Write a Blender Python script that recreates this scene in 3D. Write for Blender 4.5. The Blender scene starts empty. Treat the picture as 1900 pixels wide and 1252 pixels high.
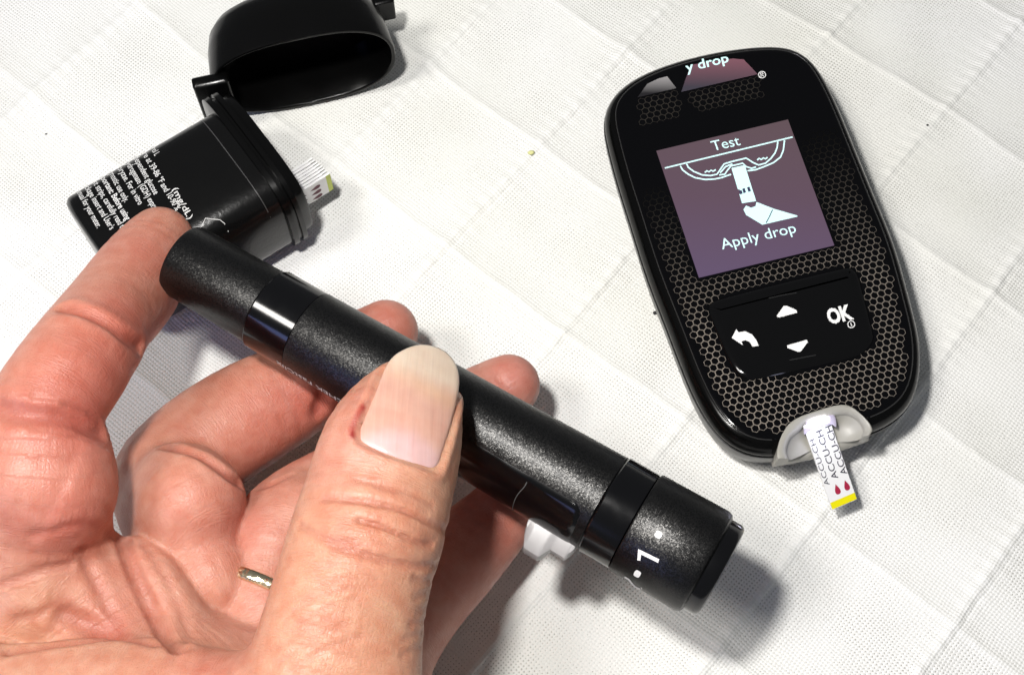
import bpy, math, random
import numpy as np
from mathutils import Vector

# ------------------------------------------------------------------ camera, world, lamps, exposure
MM = 0.001
TILT = math.radians(24.0)
DIST = 250.0                       # mm from lens to the cloth along the view axis
FPX = 2500.0                       # focal length in photo pixels
CT, ST = math.cos(TILT), math.sin(TILT)
CAM = np.array([0.0, -ST * DIST, CT * DIST])
scene = bpy.context.scene
COL = scene.collection
cd = bpy.data.cameras.new("camera")
cd.sensor_width = 36.0
cd.lens = FPX / 1900.0 * 36.0
cd.clip_start = 0.005
cd.clip_end = 20.0
cam = bpy.data.objects.new("camera", cd)
COL.objects.link(cam)
cam.location = CAM * MM
cam.rotation_euler = (TILT, 0, 0)
scene.camera = cam
scene.render.resolution_x = 1024
scene.render.resolution_y = 674

world = bpy.data.worlds.new("World")
scene.world = world
world.use_nodes = True
bg = world.node_tree.nodes["Background"]
bg.inputs[0].default_value = (0.93, 0.96, 1.0, 1)
bg.inputs[1].default_value = 0.155


def lamp(name, kind, loc, target, energy, color, size):
    l = bpy.data.lights.new(name, kind)
    l.energy = energy
    l.color = color
    if kind == 'AREA':
        l.shape = 'DISK'
        l.size = size
    else:
        l.shadow_soft_size = size
    o = bpy.data.objects.new(name, l)
    COL.objects.link(o)
    o.location = Vector(loc)
    d = Vector(target) - Vector(loc)
    o.rotation_euler = d.to_track_quat('-Z', 'Y').to_euler()
    return o


lamp("flash_lamp", 'AREA', (-0.050, -0.042, 0.26), (0, 0, 0.0), 0.68, (1.0, 0.975, 0.945), 0.022)
lamp("ceiling_lamp", 'AREA', (-0.50, -0.16, 0.92), (0, 0, 0.0), 4.7, (1.0, 0.965, 0.92), 0.24)
lamp("window_light", 'AREA', (-0.46, -0.42, 0.27), (0, 0, 0.02), 0.75, (0.36, 0.44, 1.0), 0.30)

scene.view_settings.view_transform = 'Standard'
scene.view_settings.look = 'None'
scene.view_settings.exposure = 0.0
scene.view_settings.gamma = 1.0
scene.view_settings.use_curve_mapping = False
scene.cycles.use_denoising = True
scene.cycles.max_bounces = 6

rng = np.random.default_rng(7)
random.seed(7)


# ------------------------------------------------------------------ pixel helpers
def ray(px, py):
    u = (px - 950.0) / FPX
    v = -(py - 626.0) / FPX
    return np.array([u, v * CT + ST, v * ST - CT])


def P(px, py, z):
    """point (mm) at height z on the view ray of a photo pixel"""
    d = ray(px, py)
    k = (z - CAM[2]) / d[2]
    return CAM + d * k


def scale_at(p):
    return FPX / (250.0 + ST * p[1] - CT * p[2])


# ------------------------------------------------------------------ node helpers
def new_mat(name):
    m = bpy.data.materials.new(name)
    m.use_nodes = True
    return m, m.node_tree.nodes, m.node_tree.links, m.node_tree.nodes["Principled BSDF"]


def simple(name, color, rough=0.5, metal=0.0, spec=0.5, emit=None, estr=0.0, coat=0.0, bump=None, rvar=None):
    m, N, L, b = new_mat(name)
    b.inputs["Base Color"].default_value = (*color, 1)
    b.inputs["Roughness"].default_value = rough
    b.inputs["Metallic"].default_value = metal
    b.inputs["Specular IOR Level"].default_value = spec
    if coat:
        b.inputs["Coat Weight"].default_value = coat
        b.inputs["Coat Roughness"].default_value = 0.06
    if emit:
        b.inputs["Emission Color"].default_value = (*emit, 1)
        b.inputs["Emission Strength"].default_value = estr
    tc = N.new("ShaderNodeTexCoord")
    if bump:
        sc, st, dist = bump
        n = N.new("ShaderNodeTexNoise")
        n.inputs["Scale"].default_value = sc
        n.inputs["Detail"].default_value = 3
        L.new(tc.outputs["Object"], n.inputs["Vector"])
        bp = N.new("ShaderNodeBump")
        bp.inputs["Strength"].default_value = st
        bp.inputs["Distance"].default_value = dist
        L.new(n.outputs["Fac"], bp.inputs["Height"])
        L.new(bp.outputs["Normal"], b.inputs["Normal"])
    if rvar:
        sc, lo, hi = rvar
        n = N.new("ShaderNodeTexNoise")
        n.inputs["Scale"].default_value = sc
        n.inputs["Detail"].default_value = 5
        L.new(tc.outputs["Object"], n.inputs["Vector"])
        mr = N.new("ShaderNodeMapRange")
        mr.inputs["To Min"].default_value = lo
        mr.inputs["To Max"].default_value = hi
        L.new(n.outputs["Fac"], mr.inputs["Value"])
        L.new(mr.outputs["Result"], b.inputs["Roughness"])
    return m


def attr_mat(name, attr, rough=0.5, metal=0.0, spec=0.5, emit=0.0, coat=0.0):
    m, N, L, b = new_mat(name)
    a = N.new("ShaderNodeAttribute")
    a.attribute_name = attr
    L.new(a.outputs["Color"], b.inputs["Base Color"])
    b.inputs["Roughness"].default_value = rough
    b.inputs["Metallic"].default_value = metal
    b.inputs["Specular IOR Level"].default_value = spec
    b.inputs["Coat Weight"].default_value = coat
    if emit:
        L.new(a.outputs["Color"], b.inputs["Emission Color"])
        b.inputs["Emission Strength"].default_value = emit
    return m


def flake(name, base, rough, scale=4300.0):
    """satin black plastic with fine metallic flakes"""
    m, N, L, b = new_mat(name)
    tc = N.new("ShaderNodeTexCoord")
    v = N.new("ShaderNodeTexVoronoi")
    v.inputs["Scale"].default_value = scale
    L.new(tc.outputs["Object"], v.inputs["Vector"])
    sub = N.new("ShaderNodeVectorMath"); sub.operation = 'SUBTRACT'
    sub.inputs[1].default_value = (0.5, 0.5, 0.5)
    L.new(v.outputs["Color"], sub.inputs[0])
    sc = N.new("ShaderNodeVectorMath"); sc.operation = 'SCALE'
    sc.inputs["Scale"].default_value = 0.30
    L.new(sub.outputs[0], sc.inputs[0])
    geo = N.new("ShaderNodeNewGeometry")
    add = N.new("ShaderNodeVectorMath"); add.operation = 'ADD'
    L.new(geo.outputs["Normal"], add.inputs[0]); L.new(sc.outputs[0], add.inputs[1])
    nrm = N.new("ShaderNodeVectorMath"); nrm.operation = 'NORMALIZE'
    L.new(add.outputs[0], nrm.inputs[0])
    b.inputs["Base Color"].default_value = (*base, 1)
    b.inputs["Roughness"].default_value = rough
    b.inputs["Specular IOR Level"].default_value = 0.34
    sc2 = N.new("ShaderNodeVectorMath"); sc2.operation = 'SCALE'; sc2.inputs["Scale"].default_value = 0.16
    L.new(sub.outputs[0], sc2.inputs[0])
    add2 = N.new("ShaderNodeVectorMath"); add2.operation = 'ADD'
    L.new(geo.outputs["Normal"], add2.inputs[0]); L.new(sc2.outputs[0], add2.inputs[1])
    nrm2 = N.new("ShaderNodeVectorMath"); nrm2.operation = 'NORMALIZE'
    L.new(add2.outputs[0], nrm2.inputs[0]); L.new(nrm2.outputs[0], b.inputs["Normal"])
    met = N.new("ShaderNodeBsdfAnisotropic")
    met.inputs["Color"].default_value = (0.36, 0.35, 0.33, 1)
    met.inputs["Roughness"].default_value = 0.34
    L.new(nrm.outputs[0], met.inputs["Normal"])
    mix = N.new("ShaderNodeMixShader")
    sepr = N.new("ShaderNodeSeparateColor")
    L.new(v.outputs["Color"], sepr.inputs[0])
    gt = N.new("ShaderNodeMath"); gt.operation = 'GREATER_THAN'; gt.inputs[1].default_value = 0.35
    L.new(sepr.outputs[2], gt.inputs[0])
    ml = N.new("ShaderNodeMath"); ml.operation = 'MULTIPLY'; ml.inputs[1].default_value = 0.05
    L.new(gt.outputs[0], ml.inputs[0])
    L.new(ml.outputs[0], mix.inputs[0])
    L.new(b.outputs[0], mix.inputs[1]); L.new(met.outputs[0], mix.inputs[2])
    L.new(mix.outputs[0], N["Material Output"].inputs["Surface"])
    return m


# ------------------------------------------------------------------ mesh helpers
def make(name, verts, faces, mat, parent=None, smooth=True, origin=None, sharp=None):
    """verts in mm (world). One mesh object; origin in mm."""
    v = np.asarray(verts, float)
    o = np.zeros(3) if origin is None else np.asarray(origin, float)
    me = bpy.data.meshes.new(name)
    if isinstance(faces, np.ndarray) and faces.ndim == 2:
        n, k = faces.shape
        me.vertices.add(len(v)); me.vertices.foreach_set("co", ((v - o) * MM).astype(np.float32).ravel())
        me.loops.add(n * k); me.loops.foreach_set("vertex_index", faces.astype(np.int32).ravel())
        me.polygons.add(n); me.polygons.foreach_set("loop_start", np.arange(0, n * k, k, dtype=np.int32))
        me.update(calc_edges=True); me.validate()
    else:
        me.from_pydata([tuple(q) for q in ((v - o) * MM)], [], [list(map(int, f)) for f in faces])
        me.update()
    if smooth:
        if sharp is not None:
            me.shade_smooth() if hasattr(me, "shade_smooth") else None
            try:
                me.set_sharp_from_angle(angle=math.radians(sharp))
            except Exception:
                pass
        else:
            me.polygons.foreach_set("use_smooth", np.ones(len(me.polygons), dtype=bool))
    ob = bpy.data.objects.new(name, me)
    if mat:
        me.materials.append(mat)
    COL.objects.link(ob)
    po = np.zeros(3)
    if parent is not None:
        ob.parent = parent
        po = world_origin(parent)
    ob.location = Vector((o - po) * MM)
    ob["_o"] = [float(x) for x in o]
    return ob


def world_origin(o):
    return np.array(o["_o"]) if "_o" in o else np.array(o.location) / MM


def empty(name, loc):
    e = bpy.data.objects.new(name, None)
    e.empty_display_size = 0.01
    COL.objects.link(e)
    e.location = Vector(np.asarray(loc) * MM)
    e["_o"] = [float(x) for x in loc]
    return e


def tag(o, label, cat=None, group=None, kind=None):
    o["label"] = label
    if cat: o["category"] = cat
    if group: o["group"] = group
    if kind: o["kind"] = kind
    return o


def vcol(ob, name, cols):
    c = np.ones((len(cols), 4), np.float32)
    c[:, :3] = cols
    a = ob.data.color_attributes.new(name, 'FLOAT_COLOR', 'POINT')
    a.data.foreach_set("color", c.ravel())


def loft(rings, close_start=True, close_end=True):
    """rings: list of (n,3) arrays -> verts, faces (quads + ngon caps)"""
    n = len(rings[0])
    V = np.concatenate(rings)
    F = []
    for i in range(len(rings) - 1):
        a, b = i * n, (i + 1) * n
        for j in range(n):
            k = (j + 1) % n
            F.append((a + j, a + k, b + k, b + j))
    if close_start: F.append(tuple(range(n))[::-1])
    if close_end: F.append(tuple((len(rings) - 1) * n + j for j in range(n)))
    return V, F


def lathe(org, a, b, n, prof, seg=96):
    """profile [(s along axis a, radius)] round axis; b,n perpendicular"""
    th = np.linspace(0, 2 * np.pi, seg, endpoint=False)
    rings = []
    for s, r in prof:
        rings.append(org + a * s + r * (np.cos(th)[:, None] * n + np.sin(th)[:, None] * b))
    return loft(rings)


def box(c, ax, ay, az, hx, hy, hz, bev=0.25):
    """bevelled box as loft of rounded rects"""
    def ring(ix, iy, z):
        pts = []
        r = min(hx, hy) * 0.35
        X, Y = hx - ix, hy - iy
        for cx, cy, a0 in ((X - r, Y - r, 0), (-X + r, Y - r, 90), (-X + r, -Y + r, 180), (X - r, -Y + r, 270)):
            for k in range(4):
                t = math.radians(a0 + 30 * k)
                pts.append(c + ax * (cx + r * math.cos(t)) + ay * (cy + r * math.sin(t)) + az * z)
        return np.array(pts)
    return loft([ring(bev, bev, -hz), ring(0, 0, -hz + bev), ring(0, 0, hz - bev), ring(bev, bev, hz)])


def text2d(body, bold=0.0):
    """flat text triangulated; returns verts (n,2) with width normalised to its true extents, faces"""
    cu = bpy.data.curves.new("t", 'FONT')
    cu.body = body
    cu.resolution_u = 3
    cu.offset = bold
    ob = bpy.data.objects.new("t", cu)
    COL.objects.link(ob)
    dg = bpy.context.evaluated_depsgraph_get()
    me = bpy.data.meshes.new_from_object(ob.evaluated_get(dg))
    V = np.array([v.co[:2] for v in me.vertices])
    F = [tuple(p.vertices) for p in me.polygons]
    bpy.data.objects.remove(ob); bpy.data.curves.remove(cu); bpy.data.meshes.remove(me)
    return V, F


def text_px(name, body, p0, p1, up, cap, z, mat, parent, bold=0.0, conv=None, keep=None):
    """text from baseline pixel p0 to p1, letters' up direction in pixels, cap height px"""
    V, F = text2d(body, bold)
    x0, x1 = V[:, 0].min(), V[:, 0].max()
    u = (V[:, 0] - x0) / (x1 - x0)
    v = V[:, 1] / 0.70
    p0 = np.array(p0, float); p1 = np.array(p1, float); up = np.array(up, float); up /= np.linalg.norm(up)
    W = []
    for a, b in zip(u, v):
        q = p0 + (p1 - p0) * a + up * cap * b
        W.append(conv(q[0], q[1]) if conv else P(q[0], q[1], z))
    if keep is not None:
        ok = [keep(w) for w in W]
        F = [f for f in F if all(ok[i] for i in f)]
    return make(name, W, F, mat, parent, smooth=False)


def poly_px(name, pts, z, mat, parent, conv=None):
    W = [conv(x, y) if conv else P(x, y, z) for x, y in pts]
    n = len(W)
    return make(name, W, [tuple(range(n))[::-1]], mat, parent, smooth=False)


def stroke_px(name, pts_list, w, z, mat, parent, conv=None):
    """polylines of pixel width w as flat ribbons, one mesh"""
    V, F = [], []
    for pts in pts_list:
        pts = [np.array(p, float) for p in pts]
        b = len(V)
        for i, p in enumerate(pts):
            d = pts[min(i + 1, len(pts) - 1)] - pts[max(i - 1, 0)]
            d = d / (np.linalg.norm(d) + 1e-9)
            nn = np.array([-d[1], d[0]]) * w / 2
            for q in (p + nn, p - nn):
                V.append(conv(q[0], q[1]) if conv else P(q[0], q[1], z))
        for i in range(len(pts) - 1):
            a = b + 2 * i
            F.append((a, a + 1, a + 3, a + 2))
    return make(name, V, F, mat, parent, smooth=False)


def catmull(pts, sub, closed=False):
    pts = np.asarray(pts, float)
    n = len(pts)
    out = []
    m = n if closed else n - 1
    for i in range(m):
        p1 = pts[i]; p2 = pts[(i + 1) % n]
        p0 = pts[(i - 1) % n] if closed or i > 0 else 2 * p1 - p2
        p3 = pts[(i + 2) % n] if closed or i + 2 < n else 2 * p2 - p1
        for k in range(sub):
            t = k / sub
            out.append(0.5 * ((2 * p1) + (p2 - p0) * t + (2 * p0 - 5 * p1 + 4 * p2 - p3) * t * t + (3 * p1 - p0 - 3 * p2 + p3) * t ** 3))
    if not closed:
        out.append(pts[-1])
    return np.array(out)


def resample(poly, n, closed=True):
    q = np.vstack([poly, poly[:1]]) if closed else poly
    d = np.r_[0, np.cumsum(np.linalg.norm(np.diff(q, axis=0), axis=1))]
    t = np.linspace(0, d[-1], n, endpoint=not closed)
    return np.stack([np.interp(t, d, q[:, k]) for k in range(q.shape[1])], 1)


def inset(poly, d):
    """inset a closed convex 2D outline (ccw) by d"""
    nx = np.roll(poly, -1, 0) - np.roll(poly, 1, 0)
    nx /= np.linalg.norm(nx, axis=1)[:, None]
    return poly + np.stack([-nx[:, 1], nx[:, 0]], 1) * d


def inside(poly, pt):
    x, y = pt
    c = False
    j = len(poly) - 1
    for i in range(len(poly)):
        xi, yi = poly[i]; xj, yj = poly[j]
        if (yi > y) != (yj > y) and x < (xj - xi) * (y - yi) / (yj - yi) + xi:
            c = not c
        j = i
    return c


# ------------------------------------------------------------------ shared materials
M_satin = flake("satin_black_flake", (0.0008, 0.0008, 0.001), 0.38, 6500.0)
M_gloss = simple("gloss_black_plastic", (0.0015, 0.0015, 0.002), 0.12, spec=0.5, bump=(90, 0.02, 0.0006), rvar=(400, 0.08, 0.2))
M_black = simple("black_plastic", (0.006, 0.006, 0.006), 0.34, spec=0.4, bump=(2500, 0.12, 0.0001), rvar=(300, 0.26, 0.42))
M_vial = simple("vial_black_plastic", (0.002, 0.002, 0.002), 0.22, spec=0.2, bump=(260, 0.10, 0.0004), rvar=(220, 0.15, 0.28))
M_white = simple("white_print", (0.80, 0.80, 0.79), 0.55)
M_lwhite = simple("label_print", (0.62, 0.62, 0.61), 0.5)
M_milky = simple("milky_white_plastic", (0.36, 0.35, 0.355), 0.35)
M_milky.node_tree.nodes["Principled BSDF"].inputs["Subsurface Weight"].default_value = 0.4
M_milky.node_tree.nodes["Principled BSDF"].inputs["Subsurface Radius"].default_value = (0.002, 0.002, 0.002)
M_beige = simple("translucent_beige", (0.33, 0.32, 0.285), 0.42, bump=(300, 0.05, 0.0003))
M_strip = simple("strip_white", (0.80, 0.80, 0.80), 0.4)
M_ink = simple("strip_ink", (0.02, 0.018, 0.04), 0.5)
M_red = simple("strip_red_ink", (0.36, 0.012, 0.05), 0.5)
M_yellow = simple("strip_yellow", (0.80, 0.72, 0.0), 0.4)
M_notch = simple("strip_notch", (0.22, 0.24, 0.20), 0.5)
M_green = simple("strip_green", (0.52, 0.60, 0.10), 0.4)


# ================================================================== CLOTH
CELL = 28.7
GROT = math.radians(-40.0)
ga = np.array([math.cos(GROT), math.sin(GROT)])         # along '\' seams
gb = np.array([-math.sin(GROT), math.cos(GROT)])        # along '/' seams
G0 = P(1002, 262, 0)[:2]


def noise2(x, y, f, seed):
    """cheap smooth value noise"""
    r = np.random.default_rng(seed)
    T = r.random((64, 64))
    u, v = x * f, y * f
    i, j = np.floor(u).astype(int), np.floor(v).astype(int)
    a, b = u - i, v - j
    a = a * a * (3 - 2 * a); b = b * b * (3 - 2 * b)
    g = lambda p, q: T[p % 64, q % 64]
    return (g(i, j) * (1 - a) + g(i + 1, j) * a) * (1 - b) + (g(i, j + 1) * (1 - a) + g(i + 1, j + 1) * a) * b - 0.5


def cloth_height(X, Y):
    dx, dy = X - G0[0], Y - G0[1]
    wob = 2.2 * noise2(X, Y, 1 / 37, 3) + 0.8 * noise2(X, Y, 1 / 9, 4)
    s = dx * ga[0] + dy * ga[1] + wob
    t = dx * gb[0] + dy * gb[1] + 2.2 * noise2(X, Y, 1 / 41, 5) + 0.8 * noise2(X, Y, 1 / 8, 6)
    fs = (s / CELL + 0.5) % 1.0 - 0.5
    ft = (t / CELL + 0.5) % 1.0 - 0.5
    ds, dt = fs * CELL, ft * CELL
    h = 0.9 * noise2(X, Y, 1 / 60, 1) + 0.70 * noise2(X, Y, 1 / 20, 2) + 0.30 * noise2(X, Y, 1 / 8, 8)
    lump_b = 0.75 + 0.5 * noise2(X, Y, 1 / 2.2, 9)
    lump_a = 0.75 + 0.6 * noise2(X, Y, 1 / 1.6, 10)
    # '/' seams: wide soft roll with a sharp little valley on its lower right side
    h += 0.50 * lump_b * np.exp(-(ds / 0.95) ** 2) - 0.30 * np.clip(0.50 + 1.6 * noise2(X, Y, 1 / 6, 11), 0, 1) * np.exp(-((ds - 1.25) / 0.30) ** 2)
    # '\' seams: thinner cord
    h += 0.36 * lump_a * np.exp(-(dt / 0.62) ** 2) - 0.13 * np.clip(0.3 + 1.6 * noise2(X, Y, 1 / 6, 12), 0, 1) * np.exp(-((dt + 0.95) / 0.28) ** 2)
    h += 0.40 * np.exp(-(ds / 3.0) ** 2) + 0.32 * np.exp(-(dt / 3.0) ** 2)
    # puckers close to the seams
    h += 0.10 * np.sin(t * 2.2 + 3 * noise2(X, Y, 1 / 11, 13)) * np.exp(-(np.abs(ds) / 2.5))
    return h, ds, dt


def axis(lo, hi, flo, fhi, fine):
    a = np.arange(flo, fhi + fine / 2, fine)
    left = flo - np.cumsum(np.linspace(fine, 8, int((flo - lo) / 4)))
    right = fhi + np.cumsum(np.linspace(fine, 8, int((hi - fhi) / 4)))
    return np.concatenate([left[::-1], a, right])


gx = axis(-320, 320, -108, 112, 0.5)
gy = axis(-260, 320, -72, 92, 0.5)
X, Y = np.meshgrid(gx, gy, indexing='ij')
H, DS, DT = cloth_height(X, Y)
H -= np.percentile(H, 93)          # things rest on the crests
nx_, ny_ = X.shape
V = np.stack([X, Y, H], -1).reshape(-1, 3)
idx = np.arange(nx_ * ny_).reshape(nx_, ny_)
F = np.stack([idx[:-1, :-1], idx[1:, :-1], idx[1:, 1:], idx[:-1, 1:]], -1).reshape(-1, 4)

m, N, L, b = new_mat("white_gauze_cotton")
tc = N.new("ShaderNodeTexCoord")
mp = N.new("ShaderNodeMapping"); mp.vector_type = 'POINT'
mp.inputs["Rotation"].default_value = (0, 0, -GROT)
L.new(tc.outputs["Object"], mp.inputs["Vector"])
# slight thread wander
wn = N.new("ShaderNodeTexNoise"); wn.inputs["Scale"].default_value = 130; wn.inputs["Detail"].default_value = 2
L.new(mp.outputs[0], wn.inputs["Vector"])
wsub = N.new("ShaderNodeVectorMath"); wsub.operation = 'SUBTRACT'; wsub.inputs[1].default_value = (0.5, 0.5, 0.5)
L.new(wn.outputs["Color"], wsub.inputs[0])
wsc = N.new("ShaderNodeVectorMath"); wsc.operation = 'SCALE'; wsc.inputs["Scale"].default_value = 0.0011
L.new(wsub.outputs[0], wsc.inputs[0])
wadd = N.new("ShaderNodeVectorMath"); wadd.operation = 'ADD'
L.new(mp.outputs[0], wadd.inputs[0]); L.new(wsc.outputs[0], wadd.inputs[1])
sep = N.new("ShaderNodeSeparateXYZ"); L.new(wadd.outputs[0], sep.inputs[0])


def math_node(op, a, b_=None, c=None):
    n = N.new("ShaderNodeMath"); n.operation = op
    for i, x in enumerate((a, b_, c)):
        if x is None: continue
        if isinstance(x, (int, float)): n.inputs[i].default_value = x
        else: L.new(x, n.inputs[i])
    return n.outputs[0]


PITCH = 0.00062
sx = math_node('SINE', math_node('MULTIPLY', sep.outputs[0], 2 * math.pi / PITCH))
sy = math_node('SINE', math_node('MULTIPLY', sep.outputs[1], 2 * math.pi / PITCH))
ssum = math_node('MULTIPLY', math_node('ADD', math_node('ADD', sx, sy), 2.0), 0.25)     # 0..1, 0 in the gaps
big = N.new("ShaderNodeTexNoise"); big.inputs["Scale"].default_value = 55; big.inputs["Detail"].default_value = 3
L.new(tc.outputs["Object"], big.inputs["Vector"])
fine = N.new("ShaderNodeTexNoise"); fine.inputs["Scale"].default_value = 1500; fine.inputs["Detail"].default_value = 2
L.new(tc.outputs["Object"], fine.inputs["Vector"])
openn = math_node('MULTIPLY_ADD', big.outputs["Fac"], 0.62, -0.21)                        # how open the weave is here
openn = math_node('ADD', openn, math_node('MULTIPLY_ADD', fine.outputs["Fac"], 0.42, -0.21))
ats = N.new("ShaderNodeAttribute"); ats.attribute_name = "seam"
openn = math_node('MULTIPLY', openn, math_node('SUBTRACT', 1.0, ats.outputs["Fac"]))
gap = N.new("ShaderNodeMapRange"); gap.interpolation_type = 'SMOOTHSTEP'
L.new(math_node('SUBTRACT', openn, ssum), gap.inputs["Value"])
gap.inputs["From Min"].default_value = -0.08
gap.inputs["From Max"].default_value = 0.10
mixc = N.new("ShaderNodeMix"); mixc.data_type = 'RGBA'
mixc.inputs[6].default_value = (0.835, 0.835, 0.815, 1)
mixc.inputs[7].default_value = (0.42, 0.41, 0.38, 1)
L.new(gap.outputs["Result"], mixc.inputs[0])
tint = N.new("ShaderNodeTexNoise"); tint.inputs["Scale"].default_value = 22; tint.inputs["Detail"].default_value = 3
L.new(tc.outputs["Object"], tint.inputs["Vector"])
cr = N.new("ShaderNodeValToRGB")
cr.color_ramp.elements[0].position = 0.35; cr.color_ramp.elements[0].color = (0.93, 0.93, 0.90, 1)
cr.color_ramp.elements[1].position = 0.65; cr.color_ramp.elements[1].color = (1, 1, 1, 1)
L.new(tint.outputs["Fac"], cr.inputs[0])
mul = N.new("ShaderNodeMix"); mul.data_type = 'RGBA'; mul.blend_type = 'MULTIPLY'; mul.inputs[0].default_value = 1.0
L.new(mixc.outputs[2], mul.inputs[6]); L.new(cr.outputs[0], mul.inputs[7])
L.new(mul.outputs[2], b.inputs["Base Color"])
b.inputs["Roughness"].default_value = 0.95
b.inputs["Specular IOR Level"].default_value = 0.1
hh = math_node('ADD', ssum, math_node('MULTIPLY', fine.outputs["Fac"], 0.8))
bp = N.new("ShaderNodeBump"); bp.inputs["Strength"].default_value = 0.55; bp.inputs["Distance"].default_value = 0.00022
L.new(hh, bp.inputs["Height"]); L.new(bp.outputs["Normal"], b.inputs["Normal"])
M_cloth = m
cloth = make("tablecloth", V, F, M_cloth)
seam = np.maximum(np.exp(-(DS / 1.1) ** 2), 0.8 * np.exp(-(DT / 0.7) ** 2)).reshape(-1)
vcol(cloth, "seam", np.stack([seam] * 3, 1))
tag(cloth, "white woven cotton cloth with raised diagonal seams under everything", "tablecloth", kind="structure")

# ================================================================== METER
ZT = 13.2
mo_px = [(1119, 241), (1120, 214), (1130, 192), (1150, 172), (1174, 156), (1210, 139), (1261, 122), (1325, 107), (1389, 98), (1442, 96), (1469, 101),
         (1496, 115), (1519, 142), (1550, 201), (1583, 281), (1620, 372), (1658, 466), (1686, 566), (1702, 630), (1706, 672), (1703, 712), (1692, 750),
         (1672, 775), (1640, 797), (1590, 815), (1520, 835), (1442, 850), (1401, 850), (1368, 840), (1334, 816), (1307, 779), (1287, 742), (1267, 695), (1234, 608),
         (1200, 520), (1167, 415), (1140, 328)]
mo = np.array([P(x, y, 9.5)[:2] for x, y in mo_px])
mo = resample(catmull(mo, 8, True), 160)
area = 0.5 * np.sum(mo[:, 0] * np.roll(mo[:, 1], -1) - np.roll(mo[:, 0], -1) * mo[:, 1])
if area < 0: mo = mo[::-1]
for _ in range(6):
    mo = 0.5 * mo + 0.25 * (np.roll(mo, 1, 0) + np.roll(mo, -1, 0))
mc = np.array([*mo.mean(0), 0.0])
meter = empty("glucose_meter", mc)
tag(meter, "black glucose meter with lit purple screen lying on the white cloth", "glucose meter")


def lift(poly, z):
    return np.c_[poly, np.full(len(poly), z)]


scr_px = [(1218, 280), (1462, 222), (1548, 455), (1297, 515)]
kp_px = [(1316, 580), (1318, 566), (1336, 556), (1435, 530), (1560, 500), (1580, 500), (1591, 512), (1600, 545), (1617, 612), (1619, 630), (1611, 643), (1586, 661), (1490, 684), (1400, 703), (1378, 700), (1359, 680), (1338, 635)]
port_px = [(1444, 851), (1442, 838), (1448, 813), (1462, 789), (1483, 774), (1516, 762), (1554, 752), (1577, 754), (1597, 768), (1612, 784), (1618, 797), (1614, 807)]


def grow(pts, g):
    c = np.mean(pts, 0)
    return [tuple(c + (np.array(p) - c) * (1 + g / np.linalg.norm(np.array(p) - c))) for p in pts]


prof = [(7, 0.0), (4.0, 0.5), (2.0, 2.0), (0.8, 4.5), (0.15, 7.5), (0.0, 9.3)]
V, F = loft([lift(inset(mo, d), z) for d, z in prof] + [lift(inset(mo, 0.35), 9.5), lift(inset(mo, 0.4), 9.3)], True, True)
make("back_shell", V, F, simple("meter_back", (0.012, 0.012, 0.012), 0.3, spec=0.3), meter, sharp=40)
prof = [(0.45, 9.35), (0.1, 9.75), (0.12, 10.6), (0.45, 11.7), (1.1, 12.6), (1.75, 12.98), (1.95, 13.02)]
V, F = loft([lift(inset(mo, d), z) for d, z in prof], True, True)
front_shell = make("front_shell", V, F, simple("shell_black", (0.002, 0.002, 0.002), 0.16, spec=0.16), meter, sharp=60)
# bright hairline bead between shell and face plate
_k = [q for q in range(160) if not inside([P(x, y, ZT)[:2] for x, y in grow(port_px + [(1600, 880), (1470, 900)], 4)], inset(mo, 2.0)[q])]
V, F = loft([lift(inset(mo, 1.90), 12.9), lift(inset(mo, 1.93), 13.10), lift(inset(mo, 2.03), 13.16), lift(inset(mo, 2.13), 13.1), lift(inset(mo, 2.15), 12.9)], False, False)
_ks = set(_k)
F = [f for f in F if all(q % 160 in _ks for q in f)]
make("rim_bead", V, F, simple("rim_bead", (0.02, 0.02, 0.02), 0.14, spec=0.5), meter)
V, F = loft([lift(inset(mo, 2.2), 12.6), lift(inset(mo, 2.2), 13.1), lift(inset(mo, 2.4), ZT - 0.02), lift(inset(mo, 3.0), ZT)], True, True)
face = make("face_plate", V, F, simple("face_gloss_black", (0.0015, 0.0015, 0.002), 0.10, spec=0.2, rvar=(160, 0.06, 0.16)), meter, sharp=30)

# hexagonal printed grille
ex = np.array([244.0, -58.0]); ex /= np.linalg.norm(ex)
exw = P(1462, 222, ZT)[:2] - P(1218, 280, ZT)[:2]; exw /= np.linalg.norm(exw)
eyw = np.array([-exw[1], exw[0]])
R = 0.755
step_x = R * math.sqrt(3); step_y = R * 1.5
face_in = inset(mo, 3.4)
scr_w = [P(x, y, ZT)[:2] for x, y in grow(scr_px, 10)]
kp_w = [P(x, y, ZT)[:2] for x, y in grow(kp_px, 7)]
port_w = [P(x, y, ZT)[:2] for x, y in grow(port_px + [(1590, 830), (1500, 860)], 5)]
top_l = [P(x, y, ZT)[:2] for x, y in [(1184, 184), (1258, 168), (1262, 212), (1190, 228)]]
top_r = [P(x, y, ZT)[:2] for x, y in [(1272, 175), (1408, 141), (1414, 180), (1298, 212)]]
c0 = np.array(P(1420, 520, ZT)[:2])
V, F, C = [], [], []
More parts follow.
